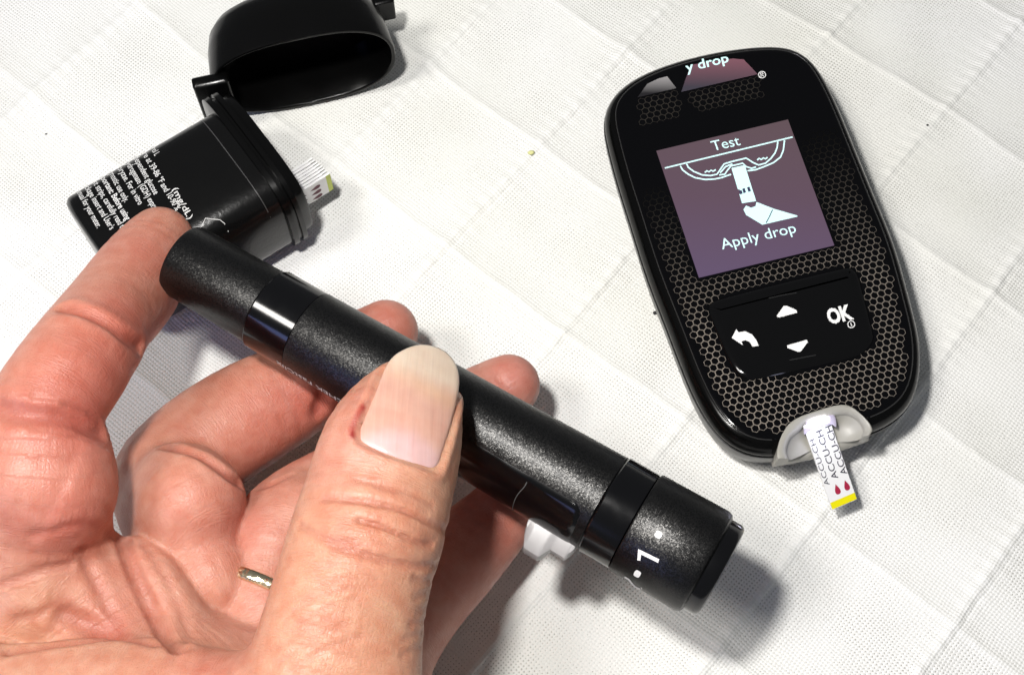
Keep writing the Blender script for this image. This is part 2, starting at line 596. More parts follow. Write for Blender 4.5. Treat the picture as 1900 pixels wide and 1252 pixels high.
for j in range(-52, 53):
    for i in range(-40, 41):
        ctr = c0 + exw * (i + 0.5 * (j % 2)) * step_x + eyw * j * step_y
        px_rel = (ctr - c0) @ eyw
        ontop = inside(top_l, ctr) or inside(top_r, ctr)
        if not inside(face_in, ctr): continue
        if inside(scr_w, ctr) or inside(kp_w, ctr) or inside(port_w, ctr): continue
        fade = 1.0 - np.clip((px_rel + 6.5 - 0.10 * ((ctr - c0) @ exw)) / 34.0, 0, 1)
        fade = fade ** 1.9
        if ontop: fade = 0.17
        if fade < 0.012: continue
        bse = len(V)
        for rr, zz in ((R * 1.0, 0.03), (R * 0.862, 0.03)):
            for k in range(6):
                t = math.radians(60 * k + 30)
                q = ctr + exw * rr * math.cos(t) + eyw * rr * math.sin(t)
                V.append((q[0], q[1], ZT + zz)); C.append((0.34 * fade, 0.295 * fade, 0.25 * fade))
        for k in range(6):
            F.append((bse + k, bse + (k + 1) % 6, bse + 6 + (k + 1) % 6, bse + 6 + k))
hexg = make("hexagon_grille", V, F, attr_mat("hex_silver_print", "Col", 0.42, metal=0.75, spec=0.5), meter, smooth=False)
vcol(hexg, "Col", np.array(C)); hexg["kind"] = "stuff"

# screen: pane with printed picture
M_screen, N, L, b = new_mat("lit_purple_screen")
tc = N.new("ShaderNodeTexCoord")
gr = N.new("ShaderNodeSeparateXYZ"); L.new(tc.outputs["Generated"], gr.inputs[0])
cr = N.new("ShaderNodeValToRGB")
cr.color_ramp.elements[0].color = (0.120, 0.077, 0.148, 1)
cr.color_ramp.elements[1].color = (0.115, 0.072, 0.082, 1)
e = cr.color_ramp.elements.new(0.5); e.color = (0.118, 0.068, 0.100, 1)
L.new(gr.outputs[1], cr.inputs[0])
b.inputs["Base Color"].default_value = (0.01, 0.01, 0.012, 1)
b.inputs["Roughness"].default_value = 0.2
L.new(cr.outputs[0], b.inputs["Emission Color"]); b.inputs["Emission Strength"].default_value = 1.0
sw = [np.array(P(x, y, ZT + 0.12)) for x, y in scr_px]
dz = np.array([0, 0, 0.2])
V = [p - dz for p in sw] + sw
F = [(3, 2, 1, 0)[::-1], (4, 7, 6, 5), (0, 4, 5, 1), (1, 5, 6, 2), (2, 6, 7, 3), (3, 7, 4, 0)]
F = [tuple(reversed(f)) for f in F]
screen = make("screen", V, F, M_screen, meter, smooth=False)
M_icon = simple("screen_cyan_white", (0.3, 0.4, 0.4), 0.4, emit=(0.60, 0.95, 0.93), estr=0.85)
M_icon_dark = simple("screen_dark_line", (0.01, 0.01, 0.02), 0.4, emit=(0.03, 0.03, 0.08), estr=1.0)
SZ = ZT + 0.16


def c1(pts):
    return [(1180 + x * 0.2556, 220 + y * 0.2556) for x, y in pts]


stroke_px("drawn_line", [c1([(210, 360), (1137, 135)])], 2.6, SZ, M_icon, screen)
stroke_px("drawn_hand", [
    c1([(322, 345), (340, 375), (380, 405), (430, 430), (500, 443), (570, 440), (620, 430), (690, 405)]),
    c1([(368, 330), (380, 355), (420, 385), (480, 410), (540, 415), (588, 405), (640, 330), (700, 312), (800, 288), (850, 320), (890, 338), (940, 325), (980, 290), (1010, 250), (1025, 210), (1030, 168)]),
    c1([(810, 380), (870, 372), (930, 350), (1000, 320), (1050, 280), (1070, 230), (1078, 160)]),
    c1([(605, 410), (645, 405), (665, 375), (690, 345), (775, 325), (800, 350), (840, 362), (872, 352)]),
    c1([(612, 395), (650, 350), (700, 330)]),
    c1([(500, 392), (515, 380), (530, 388), (545, 376), (560, 383), (580, 372)]),
    c1([(880, 302), (895, 290), (910, 299), (925, 286), (940, 294), (955, 282)]),
], 2.7, SZ, M_icon, screen)
poly_px("drawn_strip", c1([(693, 360), (790, 338), (845, 515), (862, 565), (872, 600), (770, 615), (750, 548), (757, 548), (753, 515), (740, 515)]), SZ, M_icon, screen)
stroke_px("drawn_mark", [c1([(757, 522), (766, 548)]), c1([(780, 508), (790, 540)]), c1([(815, 498), (826, 530)])], 5.0, SZ + 0.03, M_icon_dark, screen)
poly_px("drawn_drop", c1([(780, 660), (800, 632), (835, 648), (868, 636), (875, 606), (1000, 655), (1172, 705), (1172, 712), (918, 771), (800, 700)]), SZ, M_icon, screen)
stroke_px("drawn_crack", [c1([(992, 662), (970, 710), (945, 758)])], 1.8, SZ + 0.03, M_icon_dark, screen)
scr_up = (-82, -234)
text_px("screen_title", "Test", c1([(562, 236)])[0], c1([(762, 192)])[0], scr_up, 19, SZ, M_icon, screen, bold=0.0)
text_px("screen_message", "Apply drop", c1([(628, 950)])[0], c1([(1168, 826)])[0], scr_up, 20, SZ, M_icon, screen, bold=0.0)

# keypad
kp = np.array([P(x, y, ZT)[:2] for x, y in kp_px])
kp = resample(catmull(kp, 6, True), 96)
if 0.5 * np.sum(kp[:, 0] * np.roll(kp[:, 1], -1) - np.roll(kp[:, 0], -1) * kp[:, 1]) < 0: kp = kp[::-1]
V, F = loft([lift(inset(kp, -0.15), ZT - 0.1), lift(inset(kp, -0.1), ZT + 0.1), lift(inset(kp, 0.3), ZT + 0.42), lift(inset(kp, 0.9), ZT + 0.6), lift(inset(kp, 2.2), ZT + 0.66)], True, True)
keypad = make("keypad", V, F, simple("keypad_gloss", (0.002, 0.002, 0.0022), 0.09, spec=0.35), meter, sharp=50)
KZ = ZT + 0.70


def c2(pts):
    return [(1200 + x * 0.3355, 460 + y * 0.3355) for x, y in pts]


poly_px("up_arrow", c2([(758, 320), (775, 320), (828, 343), (832, 358), (730, 385), (718, 376)]), KZ, M_white, keypad)
poly_px("down_arrow", c2([(776, 538), (886, 507), (891, 520), (852, 572), (836, 574), (778, 552)]), KZ, M_white, keypad)
poly_px("back_arrow", c2([(470, 497), (495, 449), (508, 466), (545, 460), (582, 478), (607, 510), (619, 541), (585, 545), (570, 520), (546, 510), (524, 516), (532, 538)]), KZ, M_white, keypad)
text_px("key_word", "OK", c2([(1012, 420)])[0], c2([(1146, 388)])[0], (-32, -94), 27, KZ, M_white, keypad, bold=0.045)
th = np.linspace(0, 2 * np.pi, 25)
stroke_px("power_symbol", [c2([(1131 + 19 * math.cos(t), 422 + 19 * math.sin(t)) for t in th]), c2([(1128, 412), (1134, 432)])], 1.7, KZ, M_white, keypad)
stroke_px("key_ridge", [c2([(675, 278), (745, 262), (830, 248)]), c2([(790, 620), (860, 606), (935, 592)])], 1.6, KZ, simple("key_ridge", (0.02, 0.02, 0.02), 0.15, spec=0.8), keypad)

# retouching smear above the screen, no meter part: added flat patches and letters
M_violet_smear, N, L, b = new_mat("violet_smear")
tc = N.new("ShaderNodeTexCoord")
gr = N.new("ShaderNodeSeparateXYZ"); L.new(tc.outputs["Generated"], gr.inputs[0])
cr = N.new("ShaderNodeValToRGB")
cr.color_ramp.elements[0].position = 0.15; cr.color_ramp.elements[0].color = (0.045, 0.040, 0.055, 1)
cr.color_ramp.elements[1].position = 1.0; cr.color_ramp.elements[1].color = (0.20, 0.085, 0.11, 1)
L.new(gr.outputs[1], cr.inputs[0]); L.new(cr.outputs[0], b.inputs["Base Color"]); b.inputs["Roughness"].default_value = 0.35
M_grey_smear, N, L, b = new_mat("grey_smear")
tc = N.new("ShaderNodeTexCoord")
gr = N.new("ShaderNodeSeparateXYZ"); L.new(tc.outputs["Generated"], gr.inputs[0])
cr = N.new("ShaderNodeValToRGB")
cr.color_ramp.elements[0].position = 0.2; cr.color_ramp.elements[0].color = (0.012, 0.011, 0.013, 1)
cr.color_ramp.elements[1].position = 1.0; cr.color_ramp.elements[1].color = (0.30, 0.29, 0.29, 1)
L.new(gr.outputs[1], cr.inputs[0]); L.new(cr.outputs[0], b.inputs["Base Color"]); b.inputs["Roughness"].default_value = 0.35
patch = poly_px("violet_patch", [(1264, 171), (1276, 136), (1286, 120), (1360, 109), (1380, 111), (1406, 138)], ZT + 0.05, M_violet_smear, meter)
poly_px("grey_patch", [(1183, 181), (1201, 156), (1222, 146), (1238, 142), (1255, 164)], ZT + 0.05, M_grey_smear, meter)
text_px("smear_word", "y drop", (1274, 134), (1353, 115), (-60, -234), 17, ZT + 0.09, M_icon, patch, bold=0.015)  # stray copy of the screen letters, glow included
stroke_px("registered_mark", [[(1414 + 6.5 * math.cos(t), 139 + 6 * math.sin(t)) for t in th], [(1412, 143), (1411.3, 135.5), (1415, 135.6), (1416, 137.5), (1413, 139.4), (1417, 142)]], 1.5, ZT + 0.05, M_white, meter)

# strip port: a notch cut through face plate and front shell, lined with translucent plastic
def cut(ob, cutter):
    md = ob.modifiers.new("cut", 'BOOLEAN'); md.operation = 'DIFFERENCE'; md.object = cutter; md.solver = 'EXACT'
    dg = bpy.context.evaluated_depsgraph_get()
    me = bpy.data.meshes.new_from_object(ob.evaluated_get(dg))
    ob.modifiers.clear()
    old = ob.data; ob.data = me; bpy.data.meshes.remove(old)


def ccw(p):
    return p if 0.5 * np.sum(p[:, 0] * np.roll(p[:, 1], -1) - np.roll(p[:, 0], -1) * p[:, 1]) > 0 else p[::-1]


arch = catmull(np.array([P(x, y, ZT)[:2] for x, y in port_px], float), 8)          # left foot, over the top, right foot
in_px = [(1465, 851), (1460, 834), (1467, 813), (1484, 798), (1500, 783), (1524, 775), (1548, 770), (1572, 768), (1590, 776), (1601, 790), (1603, 801), (1598, 812)]
arch_i = catmull(np.array([P(x, y, ZT - 0.5)[:2] for x, y in in_px], float), 8)
down = -eyw
cp = ccw(np.vstack([arch, arch[-1:] + down * 9 + exw * 1.0, arch[:1] + down * 9 - exw * 1.0]))
V, F = loft([lift(cp, 9.55), lift(cp, 16.0)])
cutter = make("cutter", V, F, None, None, smooth=False)
bpy.context.view_layer.update()
cut(face, cutter)
cut(front_shell, cutter)
bpy.data.objects.remove(cutter)
# arch band: sloping from the face down into the recess
rg = []
for k in range(len(arch)):
    o_, i_ = arch[k], arch_i[k]
    rg.append(np.array([(*(o_), 9.8), (*(o_), ZT + 0.10), (*(0.82 * o_ + 0.18 * i_), ZT + 0.24), (*(0.4 * o_ + 0.6 * i_), ZT + 0.05), (*(0.12 * o_ + 0.88 * i_), ZT - 0.35),
                        (*i_, ZT - 0.9), (*(i_), 10.4), (*(i_), 9.8)]))
V, F = loft(rg)
port = make("strip_port", V, F, M_beige, meter, sharp=50)
# recessed floor, bowl-shaped, running out over the front edge
fl = []
na = len(arch_i)
ctr_ = arch_i.mean(0) + down * 1.5
for f_, z_ in ((1.0, 11.9), (0.86, 11.0), (0.68, 10.4), (0.45, 10.1), (0.2, 10.0)):
    fl.append(np.array([(*(ctr_ + (q - ctr_) * f_), z_) for q in arch_i]))
V = np.concatenate(fl); F = []
for i in range(len(fl) - 1):
    for j in range(na - 1):
        F.append((i * na + j, i * na + j + 1, (i + 1) * na + j + 1, (i + 1) * na + j))
F.append(tuple((len(fl) - 1) * na + j for j in range(na)))
floor_ = make("port_floor", V, F, M_beige, port)
flp = P(1444, 853, 9.8)[:2]; frp = P(1614, 808, 9.8)[:2]
rg = []
for k in range(15):
    u = k / 14
    q = flp + (frp - flp) * u + down * (0.25 + 0.5 * math.sin(math.pi * u))
    rg.append(np.array([(*(q - down * 3.0), 9.8), (*(q - down * 0.6), 9.7), (*(q), 9.2), (*(q + down * 0.15), 8.0), (*(q - down * 0.6), 5.0), (*(q - down * 3.0), 5.0)]))
V, F = loft(rg)
make("port_lip", V, F, M_beige, port, sharp=50)
# lit slot above the strip
fr = catmull(np.array([(1492, 806), (1493, 788), (1502, 777), (1520, 771), (1538, 767), (1549, 771), (1552, 792), (1541, 787), (1505, 797)], float), 4, True)
V, F = loft([np.array([P(x, y, 10.2) for x, y in fr]), np.array([P(x, y, 12.5) for x, y in fr]), np.array([P(1521 + (x - 1521) * 0.93, 783 + (y - 783) * 0.9, 12.7) for x, y in fr])])
make("slot_housing", V, F, simple("slot_housing", (0.50, 0.46, 0.60), 0.2, spec=0.6, coat=0.5), port, sharp=40)
sl = catmull(np.array([(1501, 787), (1505, 780), (1520, 775), (1535, 772), (1539, 776), (1535, 781), (1520, 785), (1505, 789)], float), 3, True)
V, F = loft([np.array([P(x, y, 12.4) for x, y in sl]), np.array([P(x, y, 12.95) for x, y in sl])])
make("slot_light", V, F, simple("slot_light", (0.9, 0.9, 0.9), 0.3, emit=(0.93, 0.90, 1.0), estr=12.0), port, smooth=False)


_lg = bpy.data.lights.new("slot_lamp", 'POINT'); _lg.energy = 0.0006; _lg.color = (0.72, 0.74, 1.0); _lg.shadow_soft_size = 0.0015
_lo = bpy.data.objects.new("slot_lamp", _lg); COL.objects.link(_lo); _lo.location = Vector((P(1526, 806, 15.0)) * MM)

# ================================================================== TEST STRIPS
def strip_prism(name, quad, thick_vec, mat):
    q = [np.array(p, float) for p in quad]
    V = q + [p + thick_vec for p in q]
    F = [(0, 1, 2, 3), (7, 6, 5, 4), (0, 4, 5, 1), (1, 5, 6, 2), (2, 6, 7, 3), (3, 7, 4, 0)]
    nn = np.cross(q[1] - q[0], q[2] - q[0])
    if nn @ thick_vec > 0: F = [tuple(reversed(f)) for f in F]
    return V, F


def drop_shape(c, up, side, h, w):
    pts = []
    for t in np.linspace(0, 2 * np.pi, 20, endpoint=False):
        r = math.sin(t / 2) ** 1.6
        pts.append(np.array(c) + np.array(up) * h * (0.5 * math.cos(t)) + np.array(side) * w * 0.62 * math.sin(t) * r)
    return pts


zt0, zt1 = 12.3, 5.6
s_tl, s_tr = (1493, 800), (1544, 788)
s_bl, s_br = (1543, 942), (1591, 928)


_t0 = (P(*s_tl, zt0) + P(*s_tr, zt0)) / 2
_t1 = (P(*s_bl, zt1) + P(*s_br, zt1)) / 2
_wd = np.cross(_t1 - _t0, np.array([0, 0, 1.0])); _wd /= np.linalg.norm(_wd)
_wd = -_wd if _wd[0] < 0 else _wd
_hw = np.linalg.norm(P(*s_br, zt1) - P(*s_bl, zt1)) / 2


def strip_pt(u, v):
    """u across 0..1, v along 0 (port)..1 (tip)"""
    return _t0 + (_t1 - _t0) * v + _wd * _hw * (2 * u - 1)


def strip_top(u, v, dz=0.03):
    return strip_pt(u, v) + np.array([0, 0, dz])


V, F = strip_prism("s", [strip_pt(0, -0.1), strip_pt(1, -0.1), strip_pt(1, 1), strip_pt(0, 1)], np.array([0, 0, -0.5]), M_strip)
strip = make("test_strip", V, F, M_strip, None, smooth=False, origin=strip_pt(0.5, 1.0))
tag(strip, "white test strip with yellow end plugged into the meter", "test strip")
so = strip
make("yellow_end", [strip_top(0, 0.915), strip_top(1, 0.915), strip_top(1, 1.0), strip_top(0, 1.0)], [(3, 2, 1, 0)], M_yellow, so, smooth=False)


def strip_text(name, body, u0, v0, v1, capu, mat, bold=0.0):
    V, F = text2d(body, bold)
    x0, x1 = V[:, 0].min(), V[:, 0].max()
    W = [strip_top(u0 - capu * y / 0.70, v0 + (v1 - v0) * (x - x0) / (x1 - x0)) for x, y in V]
    return make(name, W, [tuple(f) for f in F], mat, so, smooth=False)


strip_text("strip_print", "ACCU-CH", 0.60, 0.665, 0.03, 0.24, M_ink, 0.005)
strip_text("strip_print", "ACCU-CH", 0.98, 0.66, 0.02, 0.24, M_ink, 0.005)
strip_text("strip_print", "ACCU-CH", 0.215, 0.70, 0.10, 0.19, M_ink, 0.0)
for u0 in (0.42, 0.80):
    W = []
    for q in drop_shape((0, 0), (0, 1), (1, 0), 1, 1):
        W.append(strip_top(u0 + q[0] * 0.25, 0.79 - q[1] * 0.135))
    make("red_drop", W, [tuple(range(20))], M_red, so, smooth=False)


# ================================================================== LANCING PEN
pa, pb = P(341, 483, 31.0), P(1315, 1047, 29.5)
AX = pb - pa
PL = np.linalg.norm(AX)
AX /= PL
mid = (pa + pb) / 2
NV = CAM - mid
NV -= AX * (NV @ AX)
NV /= np.linalg.norm(NV)           # toward the camera
BV = np.cross(AX, NV)              # sideways
if BV[1] < 0: BV = -BV             # BV up in the picture


def s_of(px):
    """axis position for a pixel x of the axis line"""
    # intersect by bisection on projected x
    lo, hi = -10.0, PL + 20
    for _ in range(40):
        md = (lo + hi) / 2
        q = pa + AX * md
        d = q - CAM
        depth = d @ np.array([0, ST, -CT])
        x = 950 + FPX * d[0] / depth
        if x < px: lo = md
        else: hi = md
    return lo


def r_of(px, rp):
    q = pa + AX * s_of(px)
    return rp / scale_at(q)


pen = empty("lancing_device", (pa + pb) / 2)
tag(pen, "black pen-shaped lancing device held between thumb and fingers", "lancing device")
S0, S1, S2, S3, S4, S5, S6 = [s_of(x) for x in (336, 497, 571, 1121, 1179, 1315, 1341)]
r0, r1 = r_of(341, 70.5), r_of(497, 74.5)
rc = r_of(520, 79.5)
rb0, rb1 = r_of(575, 80.5), r_of(1118, 96)
rd0, rd1 = r_of(1180, 101.5), r_of(1315, 105)


def pen_lathe(name, prof, mat, parent=pen, sharp=35):
    V, F = lathe(pa, AX, BV, NV, prof)
    nn = np.cross(V[1] - V[0], V[96] - V[0])
    ob = make(name, V, F, mat, parent, sharp=sharp)
    ob.data.flip_normals() if nn @ (V[0] - pa - AX * prof[0][0]) < 0 else None
    return ob


pen_lathe("cap", [(S0, r0 - 1.3), (S0 + 0.05, r0 - 0.9), (S0 + 0.35, r0 - 0.25), (S0 + 0.9, r0), (S1 - 0.2, r1), (S1, r1 - 0.15)], M_satin)
pen_lathe("collar", [(S1 - 0.1, r1 - 0.6), (S1 + 0.02, rc - 0.15), (S1 + 0.2, rc), (S2 - 0.1, rc + 0.02), (S2, rc - 0.12)], M_gloss)
bodyo = pen_lathe("body", [(S2 - 0.05, rb0 - 0.7), (S2 + 0.02, rb0 - 0.05), (S2 + 0.2, rb0), (0.5 * (S2 + S3), 0.5 * (rb0 + rb1)), (S3 - 0.2, rb1), (S3, rb1 - 0.15)], M_satin)
pen_lathe("glossy_band", [(S3 - 0.1, rb1 - 0.9), (S3 + 0.05, rb1 + 0.05), (S3 + 0.25, rb1 + 0.2), (S4 - 0.2, rd0 - 0.25), (S4 - 0.05, rd0 - 0.4)], M_gloss)
drum = pen_lathe("depth_dial", [(S4 - 0.05, rd0 - 0.9), (S4 + 0.05, rd0 - 0.15), (S4 + 0.3, rd0), (S5 - 1.2, rd1), (S5 - 0.5, rd1 - 0.25), (S5 - 0.1, rd1 - 0.9), (S5, rd1 - 1.6)], M_satin)
pen_lathe("release_button", [(S5 - 0.6, rd1 * 0.90), (S5 + 1.3, rd1 * 0.90), (S5 + 1.8, rd1 * 0.885), (S5 + 2.1, rd1 * 0.85), (S5 + 2.3, rd1 * 0.7)], M_gloss)


def body_r(s):
    if s < S2: return rc
    if s > S4: return rd0 + (rd1 - rd0) * (s - S4) / (S5 - S4)
    return rb0 + (rb1 - rb0) * (s - S2) / (S3 - S2)


def on_pen(s, phi, dr=0.05):
    """phi in degrees from the camera side, positive toward the lower picture edge"""
    t = math.radians(phi)
    return pa + AX * s + (body_r(s) + dr) * (NV * math.cos(t) - BV * math.sin(t))


def pen_from_px(px, py, dr=0.05):
    """ray hit on the pen surface"""
    d = ray(px, py); d = d / np.linalg.norm(d)
    best = None
    o = CAM - pa
    dp = d - AX * (d @ AX); op = o - AX * (o @ AX)
    R_ = 8.0
    for _ in range(6):
        A_ = dp @ dp; B_ = 2 * dp @ op; C_ = op @ op - (R_ + dr) ** 2
        disc = max(B_ * B_ - 4 * A_ * C_, 0)
        t = (-B_ - math.sqrt(disc)) / (2 * A_)
        q = CAM + d * t
        R_ = body_r((q - pa) @ AX)
    return q


# glossy window on the lower side of the body
def pen_patch(name, s0, s1, f0, f1, dr, mat, parent, rad=1.4, ns=40, nf=28):
    V, F = [], []
    for i in range(ns + 1):
        for j in range(nf + 1):
            s = s0 + (s1 - s0) * i / ns
            ph = f0 + (f1 - f0) * j / nf
            V.append((s, ph))
    rr = body_r((s0 + s1) / 2)
    W = []
    deg = math.degrees(1 / rr)
    for s, ph in V:
        # soft rounded corner on the upper right / upper left
        e = min(s - s0, s1 - s, (ph - f0) / deg)
        lift_ = min(1.0, max(e, 0) / 0.9)
        ex_ = min(s - s0, s1 - s) / rad; ey_ = (ph - f0) / deg / rad
        if ex_ < 1 and ey_ < 1 and (1 - ex_) ** 2 + (1 - ey_) ** 2 > 1:
            lift_ = -1.0
        W.append(on_pen(s, ph, dr * lift_ if lift_ > 0 else (-0.3 if lift_ < 0 else -0.05)))
    n = nf + 1
    for i in range(ns):
        for j in range(nf):
            F.append((i * n + j, i * n + j + 1, (i + 1) * n + j + 1, (i + 1) * n + j))
    ob = make(name, W, F, mat, parent, sharp=50)
    return ob


sW0, sW1 = s_of(856), s_of(1106)
pen_patch("glossy_window", sW0, sW1, 13, 150, 0.13, M_gloss, pen, rad=2.6, ns=70, nf=60)
# line that splits the window
def pen_line(name, pts, w, mat, parent, dr=0.3):
    V, F = [], []
    for i, (s, ph) in enumerate(pts):
        V += [on_pen(s - w / 2, ph, dr), on_pen(s + w / 2, ph, dr)]
    for i in range(len(pts) - 1):
        F.append((2 * i, 2 * i + 1, 2 * i + 3, 2 * i + 2))
    return make(name, V, F, mat, parent, smooth=False)


M_line = simple("grey_seam", (0.09, 0.09, 0.09), 0.35, spec=0.4)
sq = s_of(1000)
pen_line("window_seam", dr=0.16, w=0.12, mat=M_line, parent=pen, pts=[(sq + 0.6 * math.exp(-((f - 24) / 14) ** 2), f) for f in range(22, 103, 3)])
# white slider sticking out of the lower side
V, F = [], []
sl0, sl1 = s_of(1030), s_of(1116)
rings = []
for k, s in enumerate(np.linspace(sl0, sl1, 44)):
    u = (s - sl0) / (sl1 - sl0)
    hgt = 1.9
    ss_ = lambda e0, e1, q: min(max((q - e0) / (e1 - e0), 0), 1) ** 2 * (3 - 2 * min(max((q - e0) / (e1 - e0), 0), 1))
    hgt = 2.7 + 2.2 * ss_(0.05, 0.20, u) * (1 - ss_(0.48, 0.64, u))
    hgt *= min(1.0, 0.25 + (min(u, 1 - u) * 9) ** 0.6)
    pts = []
    for ph, dr in ((78, -0.5), (79.5, hgt * 0.55), (82, hgt * 0.85), (87, hgt * 0.97), (93, hgt), (104, hgt), (112, hgt * 0.8), (114, -0.5)):
        pts.append(on_pen(s, ph, dr))
    rings.append(np.array(pts))
V, F = loft(rings)
make("slider", V, F, M_milky, pen, sharp=38)

# print on the dial
def dial_poly(name, pts, mat, parent):
    W = [pen_from_px(x, y, 0.06) for x, y in pts]
    return make(name, W, [tuple(range(len(W)))[::-1]], mat, parent, smooth=False)


def c3(pts):
    return [(820 + x * 0.3992, 680 + y * 0.3992) for x, y in pts]


def rsq(cx, cy, h, ang):
    out = []
    for k in range(16):
        t = 2 * math.pi * k / 16
        a, b_ = math.cos(t), math.sin(t)
        f = h / (abs(a) ** 4 + abs(b_) ** 4) ** 0.25
        out.append((cx + f * (a * math.cos(ang) - b_ * math.sin(ang)), cy + f * (a * math.sin(ang) + b_ * math.cos(ang))))
    return out


dial_poly("dial_dot", c3(rsq(1006, 780, 16.5, 0.5)), M_white, drum)
dial_poly("dial_dot", c3(rsq(908, 962, 15.5, 0.5)), M_white, drum)
ob = dial_poly("dial_digit_one", c3([(912, 846), (1010, 894), (1005, 911), (926, 872), (922, 901), (908, 899)]), M_white, drum)
V2, F2 = [], []
cs = c3([(838, 985), (850, 978), (868, 988), (882, 1006), (898, 1022), (916, 1032), (930, 1028)])
stroke_px("dial_digit_two", [cs], 3.0, 0, M_lwhite, drum, conv=lambda x, y: pen_from_px(x, y, 0.06))

# print along the underside, upside down
V, F = text2d("ACCU-CHEK FastClix")
x0, x1 = V[:, 0].min(), V[:, 0].max()
sA, sB = s_of(560), s_of(752)
W = []
for x, y in V:
    s = sB - (sB - sA) * (x - x0) / (x1 - x0)
    W.append(on_pen(s, 66 + (y / 0.7) * math.degrees(1.35 / rb0), 0.05))
make("body_print", W, [tuple(f) for f in F], M_lwhite, bodyo, smooth=False)


# ================================================================== STRIP VIAL
uu = P(382, 204, 19) - P(112, 360, 19); uu[2] = 0; uu /= np.linalg.norm(uu)
vv = np.array([uu[1], -uu[0], 0.0])
if vv[1] > 0: vv = -vv
vo1, vo2 = P(367, 174, 19.5), P(520, 480, 4)
WF = (vo2 - vo1) @ vv / 2
vc = vo1 + vv * WF; vc[2] = 0
bl = P(110, 364, 18)
Lb = -(bl - vc) @ uu
HB = 10.6
_off = max(1.2, (P(382, 204, 19) - vo1) @ vv)
WB = WF - (_off + 0.8) / 2
vbc = (_off - 0.8) / 2          # the body sits a little off the middle of the flange
vial = empty("strip_vial", vc - uu * Lb / 2)
tag(vial, "open black plastic strip vial with white printed text, lying on its side", "vial")


def vring(t, w, h, n=96, exx=4.0, zc=None, off=0.0):
    th = np.linspace(0, 2 * np.pi, n, endpoint=False)
    c, s = np.cos(th), np.sin(th)
    x = np.sign(c) * np.abs(c) ** (2 / exx) * w
    z = np.sign(s) * np.abs(s) ** (2 / (exx - 0.5)) * h
    zc = 11.0 if zc is None else zc
    return vc + uu * t + (x[:, None] + off) * vv + (z[:, None] + zc) * np.array([0, 0, 1.0])


M_vlabel = simple("vial_label_black", (0.003, 0.003, 0.003), 0.2, spec=0.32, bump=(1100, 0.10, 0.0003), rvar=(260, 0.14, 0.26))
V, F = loft([vring(-Lb, WB - 1.8, HB - 1.8, off=vbc), vring(-Lb + 0.25, WB - 0.7, HB - 0.7, off=vbc), vring(-Lb + 1.0, WB - 0.1, HB - 0.1, off=vbc), vring(-Lb + 1.6, WB, HB, off=vbc), vring(0.2, WB, HB, off=vbc)])
vbody = make("vial_body", V, F, M_vlabel, vial, sharp=40)
V, F = loft([vring(0.0, WF - 0.2, HB + 0.1), vring(0.1, WF + 0.1, HB + 0.35), vring(1.1, WF + 0.2, HB + 0.4), vring(1.25, WF - 0.4, HB - 0.3),
             vring(1.9, WF - 0.4, HB - 0.3), vring(2.0, WF + 0.1, HB + 0.35), vring(2.9, WF + 0.1, HB + 0.35), vring(3.1, WF - 0.9, HB - 0.6)])
make("flange", V, F, M_vial, vial, sharp=30)
V, F = loft([vring(3.0, WF - 1.0, HB - 0.7), vring(4.6, WF - 1.1, HB - 0.8), vring(5.0, WF - 1.4, HB - 1.1), vring(5.0, WF - 2.4, HB - 2.1), vring(4.6, WF - 2.6, HB - 2.3), vring(-8, WF - 3.0, HB - 2.7)], True, True)
make("neck", V, F, M_vial, vial, sharp=40)

# label text on the flat upper face: lines run across the vial (along vv), stacked along uu
def on_vial(t, x, dz=0.05):
    """t along axis, x across (-WB..WB); height from the superellipse"""
    c = min(abs(x - vbc) / WB, 0.999)
    ct = c ** (4.0 / 2)
    st = math.sqrt(max(1 - ct * ct, 0))
    z = st ** (2 / 3.5) * HB
    return vc + uu * t + vv * x + np.array([0, 0, 11.0 + z + dz])


lines = [("manual for your meter.", (138, 350), (180, 424)), ("package insert and User's", (152, 341), (204, 427)), ("test strips, carefully read the", (167, 332), (228, 432)),
         ("Important: Before using the", (181, 322), (242, 424)), ("diagnostic use only.", (196, 312), (231, 376)), ("A. oryzae. For in vitro", (211, 302), (257, 381)),
         ("dehydrogenase (GDH) expre", (226, 292), (284, 390)), ("Q-dependent glucose", (241, 283), (286, 362)), ("Store at 39-86 °F and 10-90 %", (256, 273), (326, 392)),
         ("Control L", (272, 263), (287, 290)), ("(mg/dL)", (319, 352), (349, 408))]


def vial_px(x, y):
    q = P(x, y, 21.0)
    for _ in range(10):
        rel = q - vc
        zz = on_vial(rel @ uu, rel @ vv)[2]
        q = P(x, y, 0.5 * zz + 0.5 * q[2])
    return q


for k, (ln, q0, q1) in enumerate(lines):
    text_px("label_text", ln, q0, q1, (0.86, -0.50), 12.0, 0, M_lwhite, vbody, bold=0.022 if k == 3 else 0.010, conv=vial_px, keep=lambda w: abs((w - vc) @ vv - vbc) < WB * 0.955)
# little printed house-shaped symbol and the edge of the label
stroke_px("label_symbol", [[(374, 421), (381, 405), (408, 408), (416, 414), (424, 430)]], 1.2, 0, M_lwhite, vbody, conv=vial_px)
tE = -2.6
V, F = [], []
for k in range(41):
    x = vbc - WB * 0.97 + k / 40 * WB * 1.94
    V += [on_vial(tE, x, 0.10), on_vial(tE + 0.16, x, 0.10)]
F = [(2 * k, 2 * k + 1, 2 * k + 3, 2 * k + 2) for k in range(40)]
make("label_edge", V, F, simple("label_edge", (0.05, 0.05, 0.05), 0.3), vbody)

